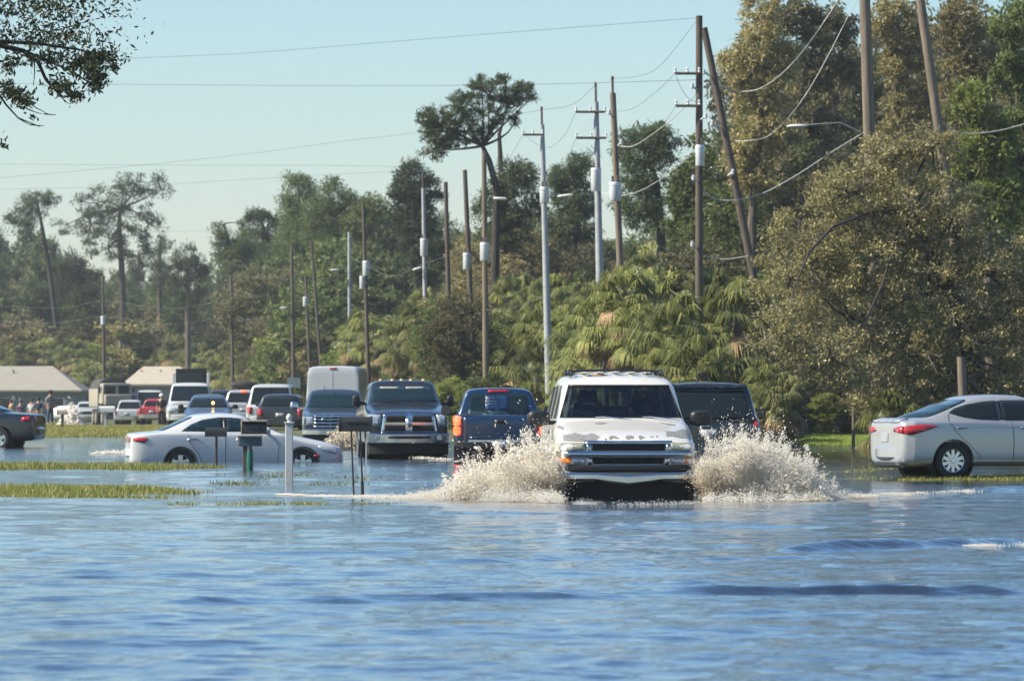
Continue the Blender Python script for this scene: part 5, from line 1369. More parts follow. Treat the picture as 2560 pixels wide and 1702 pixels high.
fill(46, -120, 680, lambda p: prof(p) + 80, 500, 560, [0, 1, 1, 2, 3, 0, 4], LF, 'trees of the far forest')
fill(40, -120, 700, lambda p: 830, 494, 512, [2, 3, 4, 5, 3], LF, 'trees of the far forest', 40, (1.3, 2.0))
LC = ('pine in the wooded belt beyond the queue of cars', 'leafy tree in the wooded belt beyond the queue of cars')
fill(34, 640, 1250, lambda p: prof(p) + 40, 390, 460, [0, 2, 1, 1, 0], LC, 'trees of the wooded belt', 30)
fill(34, 640, 1250, lambda p: prof(p) + 150, 345, 395, [8, 6, 4, 1, 2], LC, 'trees of the wooded belt', 50)
fill(13, 640, 900, lambda p: 840, 342, 375, [2, 3, 5, 5, 4], LC, 'trees of the wooded belt', 40, (1.2, 1.8))
fill(12, 900, 1150, lambda p: 830, 285, 330, [2, 3, 5, 5, 4], LC, 'trees of the wooded belt', 40, (1.2, 1.8))
LR = ('pine in the thicket behind the roadside palms', 'leafy tree in the thicket behind the roadside palms')
fill(28, 1180, 1850, lambda p: prof(p) + 40, 290, 340, [8, 6, 0, 6], LR, 'trees behind the roadside palms', 30)
fill(34, 1180, 1900, lambda p: 630, 240, 275, [8, 6, 7, 6, 2], LR, 'trees behind the roadside palms', 50)
fill(36, 1120, 2000, lambda p: 740, 200, 245, [8, 6, 8, 7, 6], LR, 'trees behind the roadside palms', 50, (1.0, 1.6))
fill(18, 1800, 2700, lambda p: 420, 200, 235, [6, 7, 8, 7], LR, 'trees behind the roadside palms', 60)
fill(20, 1780, 2750, lambda p: 640, 160, 185, [6, 7, 8, 6], LR, 'trees behind the roadside palms', 60)
fill(14, 1840, 2700, lambda p: 60, 222, 250, [6, 7, 8, 6], LR, 'trees behind the roadside palms', 70, (1.0, 1.3))
fill(16, 1840, 2700, lambda p: 230, 205, 235, [6, 7, 6, 8], LR, 'trees behind the roadside palms', 60, (1.0, 1.4))
for i, (px, Y, k, h) in enumerate(((1640, 175, 4, 3.2), (1660, 168, 3, 2.6), (1520, 185, 4, 3.6), (1400, 200, 3, 4.2), (1290, 210, 4, 3.4), (1180, 225, 3, 4.4), (1600, 160, 4, 2.0), (1880, 150, 4, 3.2), (1850, 156, 3, 4.4), (1100, 240, 4, 4.5), (1750, 165, 3, 5.0), (1450, 195, 2, 4.0))):
    put(FOR, k, px, Y, 0, 1, 'ragged leafy bush growing between the roadside palms', 'bushes between the palms', sz=(h / 6, h / 9.5))
for i, (px, Y, h) in enumerate(((1255, 203, 3.0), (1330, 198, 3.6), (1400, 190, 2.6), (1440, 186, 3.8), (1510, 178, 3.0), (1570, 172, 3.8), (1630, 165, 3.0), (1665, 162, 4.0), (1735, 156, 3.2), (1800, 152, 3.6), (1845, 148, 3.0), (1210, 212, 3.6), (1140, 222, 3.2), (1060, 236, 3.4), (985, 250, 3.8), (930, 262, 3.2))):
    put(FOR, (8, 6, 8)[i % 3], px, Y, 0, 1, 'upright dark green shrub in the gaps between the roadside palms', 'shrubs in the palm gaps', sz=(h / 7.5, h / 9.5))
# low scrub along the right verge
LS = ['dry brown bush in the scrub along the right verge', 'green bush in the scrub along the right verge']
for i in range(30):
    px = 1880 + 28 * i + rf.normal(0, 10); Y = rf.uniform(139.5, 145) + (0 if px > 2250 or px < 1990 else 11)
    k = int(rf.choice([4, 4, 3, 5])) if px < 2200 else int(rf.choice([3, 2, 4]))
    h = rf.uniform(.8, 1.9)
    put(FOR, k, px, Y, 0, 1, LS[0 if k in (3, 4) else 1], 'bushes along the right verge', sz=(h / 5.5, h / 9.5))
for i in range(16):
    px = 1120 + 50 * i + rf.normal(0, 14); Y = rf.uniform(176, 196) - max(0, px - 1500) * .05
    k = int(rf.choice([5, 2, 5, 3])); h = rf.uniform(1.4, 2.4)
    put(FOR, k, px, Y, 0, 1, 'green bush at the foot of the roadside palms', 'bushes under the palms', sz=(h / 6, h / 9.5))
# ---------------------------------------------------------------- oak bough hanging into the top left corner
def near_oak():
    r = np.random.default_rng(300)
    YN = 58.0
    base = Vector((-12.5, YN + 2, -.3))
    t = thing('oak_tree', 'dark-leaved oak bough hanging into the top left corner', 'oak tree', base)
    P = lambda px, py, dy=0: at(px, py, YN + dy) - base
    mb = MB()
    mb.tube([Vector((0, 0, 0)), Vector((.1, 0, 2)), Vector((.3, -.2, 4)), Vector((.8, -.5, 5.5))], [.35, .3, .27, .22], 10)
    s0 = Vector((.8, -.5, 5.5))
    boughs = [([s0, P(-260, 90), P(-60, 100), P(60, 128), P(95, 155), P(115, 200), P(140, 228), P(160, 245)], .05), ([P(60, 128), P(120, 152), P(170, 175), P(220, 205), (P(245, 225))], .022),
              ([P(-60, 100), P(100, 110), P(200, 125), P(290, 150)], .03), ([s0, P(-250, 190), P(-60, 225), P(0, 240), P(15, 262), P(45, 295), P(100, 317)], .03), ([P(-60, 225), P(40, 235), P(90, 270), P(120, 285)], .016),
              ([P(95, 155), P(130, 130), P(210, 160), P(250, 180)], .016), ([s0, P(-250, 330), P(-80, 350), P(-20, 360)], .03)]
    for pts, r0 in boughs:
        mb.tube(pts, [r0 * (1 - .82 * i / (len(pts) - 1)) for i in range(len(pts))], 6)
    mb.build('trunk', M['barkdark'], t, None, fix=False)
    pts = []
    for cx, cy, rx, ry, n in ((215, 160, 55, 34, 420), (240, 200, 28, 30, 260), (150, 215, 36, 26, 200), (190, 240, 22, 16, 90), (130, 150, 40, 24, 120), (255, 140, 50, 20, 200), (285, 165, 16, 20, 50), (60, 150, 50, 22, 90), (20, 165, 24, 24, 70), (40, 235, 40, 16, 190), (60, 255, 26, 16, 90), (20, 215, 22, 14, 60), (85, 295, 8, 6, 10), (10, 362, 14, 10, 16),
                              (120, 90, 180, 40, 700), (-150, 150, 120, 110, 1500), (100, 20, 200, 40, 700), (-160, 300, 110, 60, 500), (-160, -60, 200, 100, 1500)):
        n = int(n * 1.25)
        q = r.normal(0, .5, (n, 2)) * np.array([rx, ry]); yy = YN + r.normal(0, .35, n)
        pts.append(np.stack([(cx + q[:, 0] - CX) * yy / F, yy, CH - (cy + q[:, 1] - HY) * yy / F], -1))
    A = np.concatenate(pts) - np.array(base)
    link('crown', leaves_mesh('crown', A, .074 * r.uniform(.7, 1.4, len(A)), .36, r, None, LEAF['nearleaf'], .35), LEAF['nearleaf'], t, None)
    tw = MB()
    for px, py, qx, qy in ((60, 268, 105, 285), (110, 285, 140, 288), (45, 295, 75, 312), (75, 312, 110, 315), (85, 150, 83, 215), (140, 228, 175, 262), (60, 240, 90, 250)):
        limb(tw, P(px, py), P(qx, qy), .010, .004, r, .06, 4)
    tw.build('twigs', M['barkdark'], t, None, fix=False)
near_oak()
# ---------------------------------------------------------------- grass: blades where turf stands out of the water
def blades(name, label, n, x0, x1, y0, y1, seed, hmin, hmax, cols, zmin=-.035, cond=None, wid=.012, zfloor=-.04):
    r = np.random.default_rng(seed)
    Y = r.uniform(y0, y1, n); px = r.uniform(x0, x1, n); X = (px - CX) * Y / F
    Z = ground_h(X, Y)
    if cond is not None:
        keep = cond(px, Y, Z, r)
    else:
        keep = Z > zmin
    X, Y, Z = X[keep], Y[keep], np.maximum(Z[keep], zfloor)
    m = len(X); h = r.uniform(hmin, hmax, m) * r.uniform(.5, 1, m)
    a = r.uniform(0, 6.28, m); lean = r.normal(0, .35, (m, 2)) * h[:, None]
    b = np.stack([np.cos(a), np.sin(a)], -1) * wid
    V = np.zeros((m, 3, 3), np.float32)
    V[:, 0] = np.stack([X - b[:, 0], Y - b[:, 1], Z - .01], -1); V[:, 1] = np.stack([X + b[:, 0], Y + b[:, 1], Z - .01], -1)
    V[:, 2] = np.stack([X + lean[:, 0], Y + lean[:, 1], Z + h], -1)
    mat = leaf_mat(name + ' blades ' + str(seed), cols, .35, .5)
    tag(link(name, npmesh(name, V, 3, [(0, 1, 2)], mat), mat, None, None), label, 'grass', None, 'stuff')
GC = [(.13, .17, .03), (.22, .26, .05), (.34, .33, .09), (.46, .38, .16)]
blades('grass', 'grassy bar standing out of the water at the near left', 60000, -120, 760, 64.5, 80, 401, .04, .13, GC)
blades('grass', 'grassy bar beyond it at the left, in front of the flooded white sedan', 36000, -120, 720, 88, 105, 402, .05, .17, GC)
blades('grass', 'thin line of grass tips in the water below the mailboxes', 8000, 400, 1000, 64.4, 65.5, 403, .02, .055, GC, zfloor=-.012, cond=lambda px, Y, Z, r: (r.uniform(0, 1, len(px)) < np.clip(.25 + .8 * vnoise(px * .05, Y, 1, 3), 0, 1) * np.clip((px - 400) / 250, 0, 1) * np.clip((980 - px) / 120, 0, 1)))
blades('grass', 'sparse grass tips in the water around the white mailbox post', 8000, 520, 1020, 78, 90, 404, .03, .09, GC, zfloor=-.015, cond=lambda px, Y, Z, r: (r.uniform(0, 1, len(px)) < np.clip(.15 + 1.0 * vnoise(px * .03, Y, 1, 8), 0, 1) * np.clip((1020 - px) / 200, 0, 1)))
blades('grass', 'flooded turf under the silver sedan', 30000, 1960, 2700, 79, 89, 405, .03, .08, GC, zmin=-.03)
blades('grass', 'thin strands of grass in the water left of the silver sedan', 6000, 1940, 2300, 84, 98, 408, .03, .07, GC, zfloor=-.012, cond=lambda px, Y, Z, r: (r.uniform(0, 1, len(px)) < np.clip(.05 + .9 * vnoise(px * .02, Y, 1.2, 9), 0, 1)))
blades('grass', 'green bank under the brown hedge on the right', 60000, 1940, 2260, 134, 156, 406, .05, .14, [(.26, .36, .05), (.36, .46, .08), (.44, .48, .12)], zmin=-.01)
blades('grass', 'olive bank at the left between the black sedan and the far cars', 50000, 40, 420, 156, 200, 407, .06, .16, [(.17, .18, .045), (.27, .26, .07), (.36, .31, .11)], zmin=-.01, wid=.02)
# ================================================================ poles, lamps, cables
M['wood'] = simple('weathered pole wood', (.17, .135, .10), .9, var=.35, scale=8, bump=.5, stretch=(1, 1, .12))
M['wooddark'] = simple('dark pole wood', (.095, .075, .058), .9, var=.35, scale=8, bump=.5, stretch=(1, 1, .12))
M['concrete'] = simple('gray concrete pole', (.34, .36, .37), .8, var=.12, scale=4)
M['galv'] = simple('galvanised grey', (.55, .57, .58), .5, .2, var=.12)
M['cable'] = simple('dark cable', (.05, .05, .055), .6)
M['cablegrey'] = simple('grey cable', (.22, .22, .22), .6)
M['cablelight'] = simple('pale cable', (.55, .54, .52), .6)
def pole(label, top, bot, Y, r0, r1, mat, spike=None, cans=(), arms=(), ins=()):
    b = foot(bot[0], Y); T = at(top[0], top[1], Y); Bp = at(bot[0], bot[1], Y)
    k = (b.z - T.z) / (Bp.z - T.z)
    b = T + (Bp - T) * k
    t = thing('utility_pole', label, 'utility pole', b, 0)
    T = T - b
    mb = MB(); mb.tube([Vector((0, 0, 0)), T * .5, T], [r1, (r0 + r1) / 2, r0], 14); mb.build('pole', M[mat], t)
    if spike:
        S = at(spike[0], spike[1], Y) - b
        mb = MB(); mb.tube([T - Vector((0, 0, .3)), T + (S - T) * .9, S], [.045, .04, .03], 8); mb.lathe([(.001, .1), (.05, .06), (.05, -.06), (.001, -.1)], S, 'Z', 10); mb.build('pole_top_insulator', M['wooddark'], t)
    for (px, y0, y1, w) in cans:
        a = at(px, y0, Y - .32) - b; c = at(px, y1, Y - .32) - b; rr = w * Y / F / 2
        mb = MB(); mb.lathe([(.001, a.z), (rr * .9, a.z - .01), (rr, a.z - .06), (rr, a.z - .12), (rr * .95, a.z - .13), (rr * .95, c.z + .03), (rr * .85, c.z), (.001, c.z)], (a.x, a.y, 0), 'Z', 18)
        cn = mb.build('transformer', M['galv'], t)
        for dx in (-rr * .4, rr * .4):
            q = MB(); q.lathe([(.03, 0), (.05, .06), (.03, .1), (.045, .16), (.015, .22)], (a.x + dx, a.y, a.z - .01), 'Z', 8); q.build('bushing', M['wooddark'], cn)
        q = MB(); q.box((a.x * .6, a.y * .5, (a.z + c.z) / 2), (.12, .3, .1)); q.build('bracket', M['galv'], cn)
    for (x0, x1, y) in arms:
        a = at(x0, y, Y - .15) - b; c = at(x1, y, Y - .15) - b
        mb = MB(); mb.tube([a, c], .05, 6); am = mb.build('crossarm', M['wooddark'], t)
        for p in (a, c, (a + c) / 2):
            q = MB(); q.lathe([(.02, 0), (.05, .05), (.03, .1), (.045, .15), (.01, .2)], p, 'Z', 8); q.build('insulator', M['galv'], am)
    for (px, py, dx) in ins:
        a = at(px, py, Y - .1) - b
        mb = MB(); mb.tube([a, a + Vector((dx, -.1, .12))], .03, 6); mb.lathe([(.001, .1), (.05, .07), (.05, -.07), (.001, -.1)], a + Vector((dx, -.1, .12)), 'Z', 8); mb.build('insulator', M['galv'], t)
    return t
pole('thick wooden pole rising behind the big oak crown', (2160, -60), (2173, 330), 150, .17, .22, 'wood', cans=())
pole('leaning wooden pole at the upper right, beyond the oak', (2298, -20), (2345, 310), 157, .15, .19, 'wood')
pole('straight dark wooden pole left of the leaning one, running out of the picture', (1748, 40), (1748, 690), 150, .105, .14, 'wooddark', cans=((1750, 362, 415, 24),), arms=((1688, 1748, 184), (1690, 1748, 265)), ins=((1742, 225, -.15), (1752, 300, .15), (1745, 455, -.15), (1742, 620, -.15)))
pole('leaning dark wooden pole under the storm-stripped tree', (1760, 70), (1862, 580), 152, .11, .15, 'wooddark', ins=((1775, 190, -.2), (1800, 318, -.25), (1820, 440, .15)))
pole('brown wooden pole with a gray transformer right of the concrete poles', (1532, 233), (1550, 650), 158, .10, .14, 'wood', (1531, 197), ((1538, 455, 503, 32),), ins=((1545, 365, .1), (1530, 290, -.1)))
pole('gray concrete pole with two crossarms beside the brown pole', (1490, 255), (1500, 720), 171, .095, .18, 'concrete', (1489, 212), ((1490, 420, 478, 27),), ((1440, 1512, 280), (1441, 1515, 345)))
pole('gray concrete pole standing just left of the white SUV roof', (1355, 312), (1374, 1000), 185, .09, .175, 'concrete', (1354, 272), ((1361, 467, 508, 24),), ((1308, 1356, 337),))
pole('wooden pole with a white transformer behind the blue pickup', (1210, 378), (1215, 960), 197, .10, .145, 'wood', None, ((1212, 606, 652, 25),))
pole('wooden pole with a gray transformer left of the white-transformer pole', (1162, 425), (1186, 970), 212, .10, .15, 'wooddark', None, ((1167, 632, 674, 20),))
pole('dark wooden pole without a transformer above the charcoal pickup', (1114, 455), (1122, 760), 224, .10, .13, 'wooddark')
pole('gray concrete pole with a transformer above the charcoal pickup', (1058, 470), (1063, 760), 242, .09, .15, 'concrete', (1057, 440), ((1060, 596, 640, 20),))
pole('pole with two transformers above the space between van and charcoal pickup', (908, 505), (918, 840), 255, .09, .14, 'wooddark', None, ((916, 652, 690, 20), (906, 690, 722, 15)))
pole('slim gray pole right of the tall van', (873, 580), (874, 850), 293, .09, .13, 'concrete')
pole('slim dark pole left of the tall white van', (729, 615), (734, 940), 324, .10, .15, 'wooddark')
pole('pole with a bluish transformer behind the tall white van', (764, 690), (775, 930), 330, .09, .14, 'wooddark', None, ((764, 742, 766, 14),))
pole('tilted slim pole right behind the tall white van', (778, 600), (803, 920), 336, .09, .14, 'wooddark')
pole('thin pole above the silver hatchback', (578, 690), (582, 950), 380, .10, .15, 'wooddark')
pole('thin pole with a white transformer between the houses', (257, 690), (260, 940), 400, .10, .14, 'wooddark', None, ((258, 790, 812, 13),))

def street_lamp(label, head, root, Y, sz=.6, tilt=0):
    """cobra-head lamp: bent arm and a flat luminaire"""
    a = at(root[0], root[1], Y); h = at(head[0], head[1], Y - .3)
    t = thing('street_lamp', label, 'street lamp', a)
    d = h - a; sx = 1 if d.x > 0 else -1
    mb = MB(); mb.tube([Vector((0, 0, 0)), Vector((d.x * .35, d.y * .5, d.z + .12)), Vector((d.x * .75, d.y, d.z + .06)), d], .015, 8); mb.build('arm', M['concrete'], t)
    mb = MB(); rings = []
    for k, (u, w_, z0, z1) in enumerate(((-.5, .05, -.02, .03), (-.42, .10, -.04, .06), (-.1, .15, -.06, .07), (.3, .16, -.07, .06), (.5, .08, -.05, .02))):
        rings.append([Vector((d.x + sx * u * sz, d.y + w_ * math.cos(q), d.z + ((z0 + z1) / 2 + (z1 - z0) / 2 * math.sin(q)) + u * sz * math.sin(tilt))) for q in [2 * math.pi * i / 12 for i in range(12)]])
    mb.loft(rings); mb.build('lamp_head', M['white'], t, 50)
street_lamp('white street lamp head on a long arm beside the thick pole', (1992, 316), (2160, 335), 150, .62)
street_lamp('street lamp just right of the concrete pole above the white SUV', (1412, 490), (1362, 520), 185, .62, .15)
street_lamp('street lamp right of the white-transformer pole', (1250, 497), (1211, 520), 197, .56)
street_lamp('small street lamp left of the concrete pole above the charcoal pickup', (1043, 672), (1061, 700), 242, .5, -.25)
street_lamp('tiny street lamp left of the slim gray pole', (836, 675), (873, 690), 293, .55)
street_lamp('broken street lamp hanging askew above the tall van', (845, 862), (874, 845), 293, .5, -.9)
street_lamp('tiny street lamp right of the thin pole above the silver hatchback', (622, 800), (580, 815), 380, .6)
street_lamp('tiny street lamp left of the slim dark pole', (708, 770), (731, 785), 324, .5)

def cable(label, pts, r=.014, mat='cable', group='overhead cables'):
    P = [at(*p) for p in pts]
    # Catmull-Rom through the points
    Q = [P[0] + (P[0] - P[1])] + P + [P[-1] + (P[-1] - P[-2])]
    out = []
    for i in range(1, len(Q) - 2):
        for k in range(8):
            t = k / 8
            a, b, c, d = Q[i - 1], Q[i], Q[i + 1], Q[i + 2]
            out.append(.5 * ((2 * b) + (c - a) * t + (2 * a - 5 * b + 4 * c - d) * t * t + (3 * b - a - 3 * c + d) * t ** 3))
    out.append(P[-1])
    mb = MB(); mb.tube(out, r, 5)
    return tag(mb.build('overhead_cable', M[mat], None, 60, fix=False), label, 'cable', group)
cable('long level cable high across the sky from the left edge', [(-150, 209, 190), (400, 212, 180), (850, 215, 172), (1300, 212, 162), (1748, 200, 150)], .007)
cable('level cable across the sky above the far pines', [(-150, 410, 250), (400, 413, 245), (985, 417, 242), (1058, 442, 242)], .006)
cable('cable climbing from the left edge to the biggest pine', [(-150, 458, 215), (300, 418, 210), (620, 385, 205), (860, 353, 200), (1035, 332, 195), (1354, 275, 185)], .006)
cable('faint cable across the sky just over the broad-topped pine', [(-150, 476, 262), (300, 466, 258), (600, 450, 255), (980, 430, 250), (1058, 445, 242)], .006)
cable('low cable crossing the gap in the far treeline', [(-100, 592, 340), (200, 585, 330), (520, 577, 310), (873, 583, 293)], .006)
cable('topmost cable sloping near the upper frame edge', [(-150, 178, 165), (300, 148, 160), (620, 133, 156), (1100, 95, 152), (1748, 45, 150)], .006)
cable('cable from the brown pole top up to the right', [(1531, 197, 158), (1600, 190, 156), (1655, 160, 153), (1748, 45, 150)], .006)
cable('sagging cable from the upper crossarm to the concrete pole', [(1689, 184, 150), (1640, 230, 156), (1580, 272, 163), (1512, 280, 171)], .006)
cable('sagging cable from the lower crossarm to the concrete pole', [(1690, 265, 150), (1650, 320, 155), (1590, 360, 163), (1515, 345, 171)], .006)
cable('jumper looping under the upper crossarm', [(1690, 190, 150), (1705, 225, 150), (1725, 250, 150), (1748, 255, 150)], .007)
cable('cable between the upper crossarms of the two concrete poles', [(1440, 280, 171), (1410, 340, 176), (1365, 370, 181), (1308, 337, 185)], .006)
cable('cable between the lower crossarm and the nearer wooden pole', [(1441, 345, 171), (1400, 420, 180), (1300, 470, 190), (1211, 420, 197)], .006)
cable('cable dropping from the concrete crossarm to the wooden pole', [(1308, 337, 185), (1270, 400, 190), (1240, 430, 194), (1210, 385, 197)], .006)
cable('cable from the concrete pole top to the left', [(1489, 214, 171), (1430, 262, 177), (1354, 275, 185)], .007)
W_ = 'cablelight'
cable('pale cable drooping from the brown pole', [(1545, 366, 158), (1580, 366, 157), (1616, 346, 155), (1690, 290, 152), (1748, 226, 150)], .012, W_)
cable('pale cable drooping behind the brown pole transformer', [(1500, 482, 171), (1560, 488, 164), (1615, 470, 158), (1690, 420, 153), (1748, 360, 150)], .011, W_)
cable('pale cable hanging in a low loop between dark pole and oak', [(1748, 455, 150), (1775, 492, 150), (1830, 501, 150), (1900, 486, 150), (1985, 442, 150), (2080, 380, 150), (2162, 330, 150)], .012, W_)
cable('pale cable drooping from the leaning pole up to the thick pole', [(1800, 318, 152), (1835, 350, 152), (1880, 351, 151), (1930, 334, 151), (2000, 258, 150), (2070, 140, 150), (2160, -40, 150)], .012, W_)
cable('upper pale cable drooping from the leaning pole', [(1775, 190, 152), (1815, 222, 152), (1865, 229, 152), (1915, 214, 151), (1980, 160, 151), (2050, 70, 150), (2120, -40, 150)], .012, W_)
cable('pale cable drooping right of the leaning thick pole', [(2345, 300, 157), (2400, 331, 157), (2470, 331, 157), (2560, 310, 157), (2700, 255, 157)], .012, W_)
cable('pale cable low on the dark pole above the palms', [(1748, 620, 150), (1765, 640, 150), (1810, 648, 150), (1870, 640, 150)], .012, W_)
cable('thin pale cable between the two wooden poles over the palms', [(1168, 770, 212), (1196, 785, 206), (1215, 775, 197), (1260, 776, 194), (1365, 740, 185)], .007, 'cablegrey')
cable('cable along the far poles in front of the pines', [(873, 590, 293), (820, 700, 305), (766, 700, 330), (730, 690, 324), (650, 740, 350), (579, 720, 380)], .007, 'cablegrey')
cable('cable between the slim gray pole and the concrete pole', [(874, 640, 293), (910, 660, 255), (980, 690, 248), (1059, 660, 242), (1116, 640, 224), (1165, 610, 212)], .007, 'cablegrey')
cable('cable sagging across the front of the far forest', [(-100, 760, 430), (150, 770, 415), (258, 752, 400), (420, 772, 392), (579, 748, 380)], .007, 'cablegrey')
cable('lower cable sagging across the front of the far forest', [(-100, 800, 430), (150, 806, 415), (258, 790, 400), (420, 810, 392), (579, 790, 380)], .007, 'cablegrey')

# ================================================================ mailboxes and posts
M['mbdark'] = simple('dark painted metal', (.018, .020, .020), .5, .0, var=.3)
M['mbbrown'] = simple('weathered bronze metal', (.075, .068, .058), .5, .1, var=.3)
M['mbedge'] = simple('tan metal', (.36, .31, .25), .6, var=.2)  # tan of the lids, left-end doors and one far box
M['greenpl'] = simple('green plastic', (.0, .11, .075), .45, var=.15)
def boxshape(mb, c, L, w, h, flare=0):
    """a mailbox body along x: flat bottom, rounded top"""
    prof = [(-w / 2, 0), (w / 2, 0), (w / 2, h * .55)] + [(w / 2 * math.cos(a), h * .55 + h * .45 * math.sin(a)) for a in [math.pi * k / 8 for k in range(1, 8)]] + [(-w / 2, h * .55)]
    mb.loft([[Vector((c[0] - L / 2, c[1] + u, c[2] + v)) for u, v in prof], [Vector((c[0] + L / 2, c[1] + u, c[2] + v)) for u, v in prof]])
def frame_end(mb, c, L, w, h, side):
    prof = [(-w / 2, 0), (w / 2, 0), (w / 2, h * .55)] + [(w / 2 * math.cos(a), h * .55 + h * .45 * math.sin(a)) for a in [math.pi * k / 8 for k in range(1, 8)]] + [(-w / 2, h * .55)]
    x = c[0] + side * L / 2
    mb.loft([[Vector((x + side * d, c[1] + u * 1.06, c[2] - .006 + v * 1.06)) for u, v in prof] for d in (0, .02)])
# dark box on a thin post
Y = 104; t = thing('mailbox', 'small black mailbox on a single thin post before the white sedan', 'mailbox', foot(541, Y))
b = t.location.copy(); p = at(541, 1091, Y) - b
mb = MB(); boxshape(mb, (0, 0, p.z), .45, .18, .20); mb.build('box', M['mbdark'], t, bevel=.006)
mb = MB(); frame_end(mb, (0, 0, p.z), .45, .18, .20, -1); mb.build('door', M['mbdark'], t)
mb = MB(); mb.tube([(0, 0, 0), (0, 0, p.z)], .028, 8); mb.build('post', M['mbdark'], t)
# bronze box over a paper box
Y = 95.6; t = thing('mailbox', 'bronze mailbox with house number above a second box on a wooden post', 'mailbox', foot(613, Y)); b = t.location.copy()
p = at(636, 1085, Y) - b; p2 = at(627, 1115, Y) - b
mb = MB(); boxshape(mb, (p.x, 0, p.z), .49, .2, .25); up_ = mb.build('box', M['mbdark'], t, bevel=.006)
mb = MB(); mb.box((p.x, -.03, p.z + .262), (.53, .22, .035)); mb.build('box_lid', M['mbedge'], t, bevel=.008)
mb = MB(); frame_end(mb, (p.x, 0, p.z), .49, .2, .25, -1); mb.build('door', M['mbedge'], t)
mb = MB(); mb.box((p2.x, 0, p2.z + .095), (.44, .2, .19)); mb.build('paper_box', simple('blue grey metal', (.045, .075, .095), .5, var=.2), t, bevel=.008)
mb = MB(); mb.box((p2.x - .01, -.02, p2.z + .21), (.48, .23, .03)); mb.build('paper_box_lid', M['mbedge'], t, bevel=.006)
mb = MB(); mb.box((p2.x - .235, 0, p2.z + .10), (.02, .2, .2)); mb.build('paper_box_door', M['mbedge'], t)
mb = MB(); mb.box((0, 0, p2.z / 2), (.085, .085, p2.z)); mb.build('post', M['wooddark'], t, bevel=.008)
cu = bpy.data.curves.new('number', 'FONT'); cu.body = '7070'; cu.size = .11; cu.align_x = 'CENTER'; cu.extrude = .002
to = bpy.data.objects.new('number', cu); COL.objects.link(to); bpy.context.view_layer.update()
nm = bpy.data.meshes.new_from_object(to.evaluated_get(bpy.context.evaluated_depsgraph_get())); bpy.data.objects.remove(to)
no = link('house_number', nm, simple('faded lettering', (.16, .155, .145), .6), up_, None); no.rotation_euler = (R(90), 0, 0); no.location = (p.x - .03, -.105, p.z + .10)
Y = 95.2; t = thing('plastic_tube', 'green plastic tube standing at the wooden mailbox post', 'tube', foot(625, Y)); b = t.location.copy(); p = at(625, 1122, Y) - b
mb = MB(); mb.lathe([(.055, 0), (.064, .1), (.066, p.z * .7), (.060, p.z - .04)], (0, 0, 0), 'Z', 18); mb.build('tube', M['greenpl'], t)
mb = MB(); mb.lathe([(.058, p.z - .04), (.045, p.z), (.04, p.z + .06), (.001, p.z + .06)], (0, 0, 0), 'Z', 18); mb.build('cap', M['black'], t)
# white vinyl post with finial
Y = 80; t = thing('vinyl_post', 'white vinyl post with a rounded finial standing in the water', 'post', foot(723, Y)); b = t.location.copy(); p = at(724, 1058, Y) - b
mb = MB(); mb.box((0, 0, p.z / 2), (.125, .125, p.z)); mb.build('post', M['white'], t, bevel=.01)
mb = MB(); mb.box((0, 0, p.z + .012), (.155, .155, .03)); mb.build('cap', M['white'], t, bevel=.006)
mb = MB(); mb.lathe([(.04, p.z + .02), (.028, p.z + .04), (.05, p.z + .075), (.052, p.z + .11), (.03, p.z + .15), (.001, p.z + .165)], (0, 0, 0), 'Z', 16); mb.build('finial', M['white'], t)
# black box on two stakes
Y = 70; t = thing('mailbox', 'large black mailbox on two thin metal stakes, nearest to the camera', 'mailbox', foot(893, Y)); b = t.location.copy(); p = at(891, 1078, Y) - b
mb = MB(); boxshape(mb, (p.x, 0, p.z), .475, .2, .215); mb.build('box', M['mbdark'], t, bevel=.006)
mb = MB(); frame_end(mb, (p.x, 0, p.z), .475, .2, .215, -1); mb.build('door', M['mbdark'], t)
mb = MB(); mb.box((p.x, -.105, p.z + .13), (.30, .008, .012)); mb.build('box_seam', M['black'], t)
for tx, bx in ((878, 884.5), (900.5, 907)):
    a = at(tx, 1078, Y) - b; c = at(bx, 1236, Y) - b
    mb = MB(); mb.tube([c - Vector((0, 0, .3)), c, a], .013, 8); mb.build('stake', M['black'], t)
mb = MB(); c = at(907, 1236, Y) - b; mb.tube([c - Vector((0, 0, .2)), c + Vector((-.008, 0, .19))], .024, 8); mb.build('socket', M['black'], t)
tt = thing('stump', 'short dark stub beside the stakes of the black mailbox', 'post', foot(893, Y - .1)); mb = MB(); mb.tube([(0, 0, 0), (.01, 0, .30)], .022, 8); mb.build('stub', M['wooddark'], tt)
# far boxes
Y = 188; t = thing('mailbox', 'white mailbox on a white post before the far white pickup', 'mailbox', foot(263, Y)); b = t.location.copy(); p = at(268, 1030, Y) - b
mb = MB(); boxshape(mb, (p.x, 0, p.z), .62, .25, .24); mb.build('box', M['white'], t, bevel=.01); mb = MB(); mb.box((0, 0, p.z / 2), (.11, .11, p.z)); mb.build('post', M['white'], t)
mb = MB(); frame_end(mb, (p.x, 0, p.z), .62, .25, .24, -1); mb.build('door', M['white'], t)
Y = 186; t = thing('mailbox', 'tan mailbox on a dark post left of the far cream splash', 'mailbox', foot(156, Y)); b = t.location.copy(); p = at(157, 1036, Y) - b
mb = MB(); boxshape(mb, (0, 0, p.z), .38, .2, .2); mb.build('box', M['mbedge'], t, bevel=.01); mb = MB(); mb.box((0, 0, p.z / 2), (.1, .1, p.z)); mb.build('post', M['wooddark'], t)
mb = MB(); frame_end(mb, (0, 0, p.z), .38, .2, .2, -1); mb.build('door', M['mbedge'], t)
Y = 232; t = thing('road_sign', 'blank gray back of a road sign left of the tall white van', 'sign', foot(735, Y)); b = t.location.copy(); p = at(735, 957, Y) - b
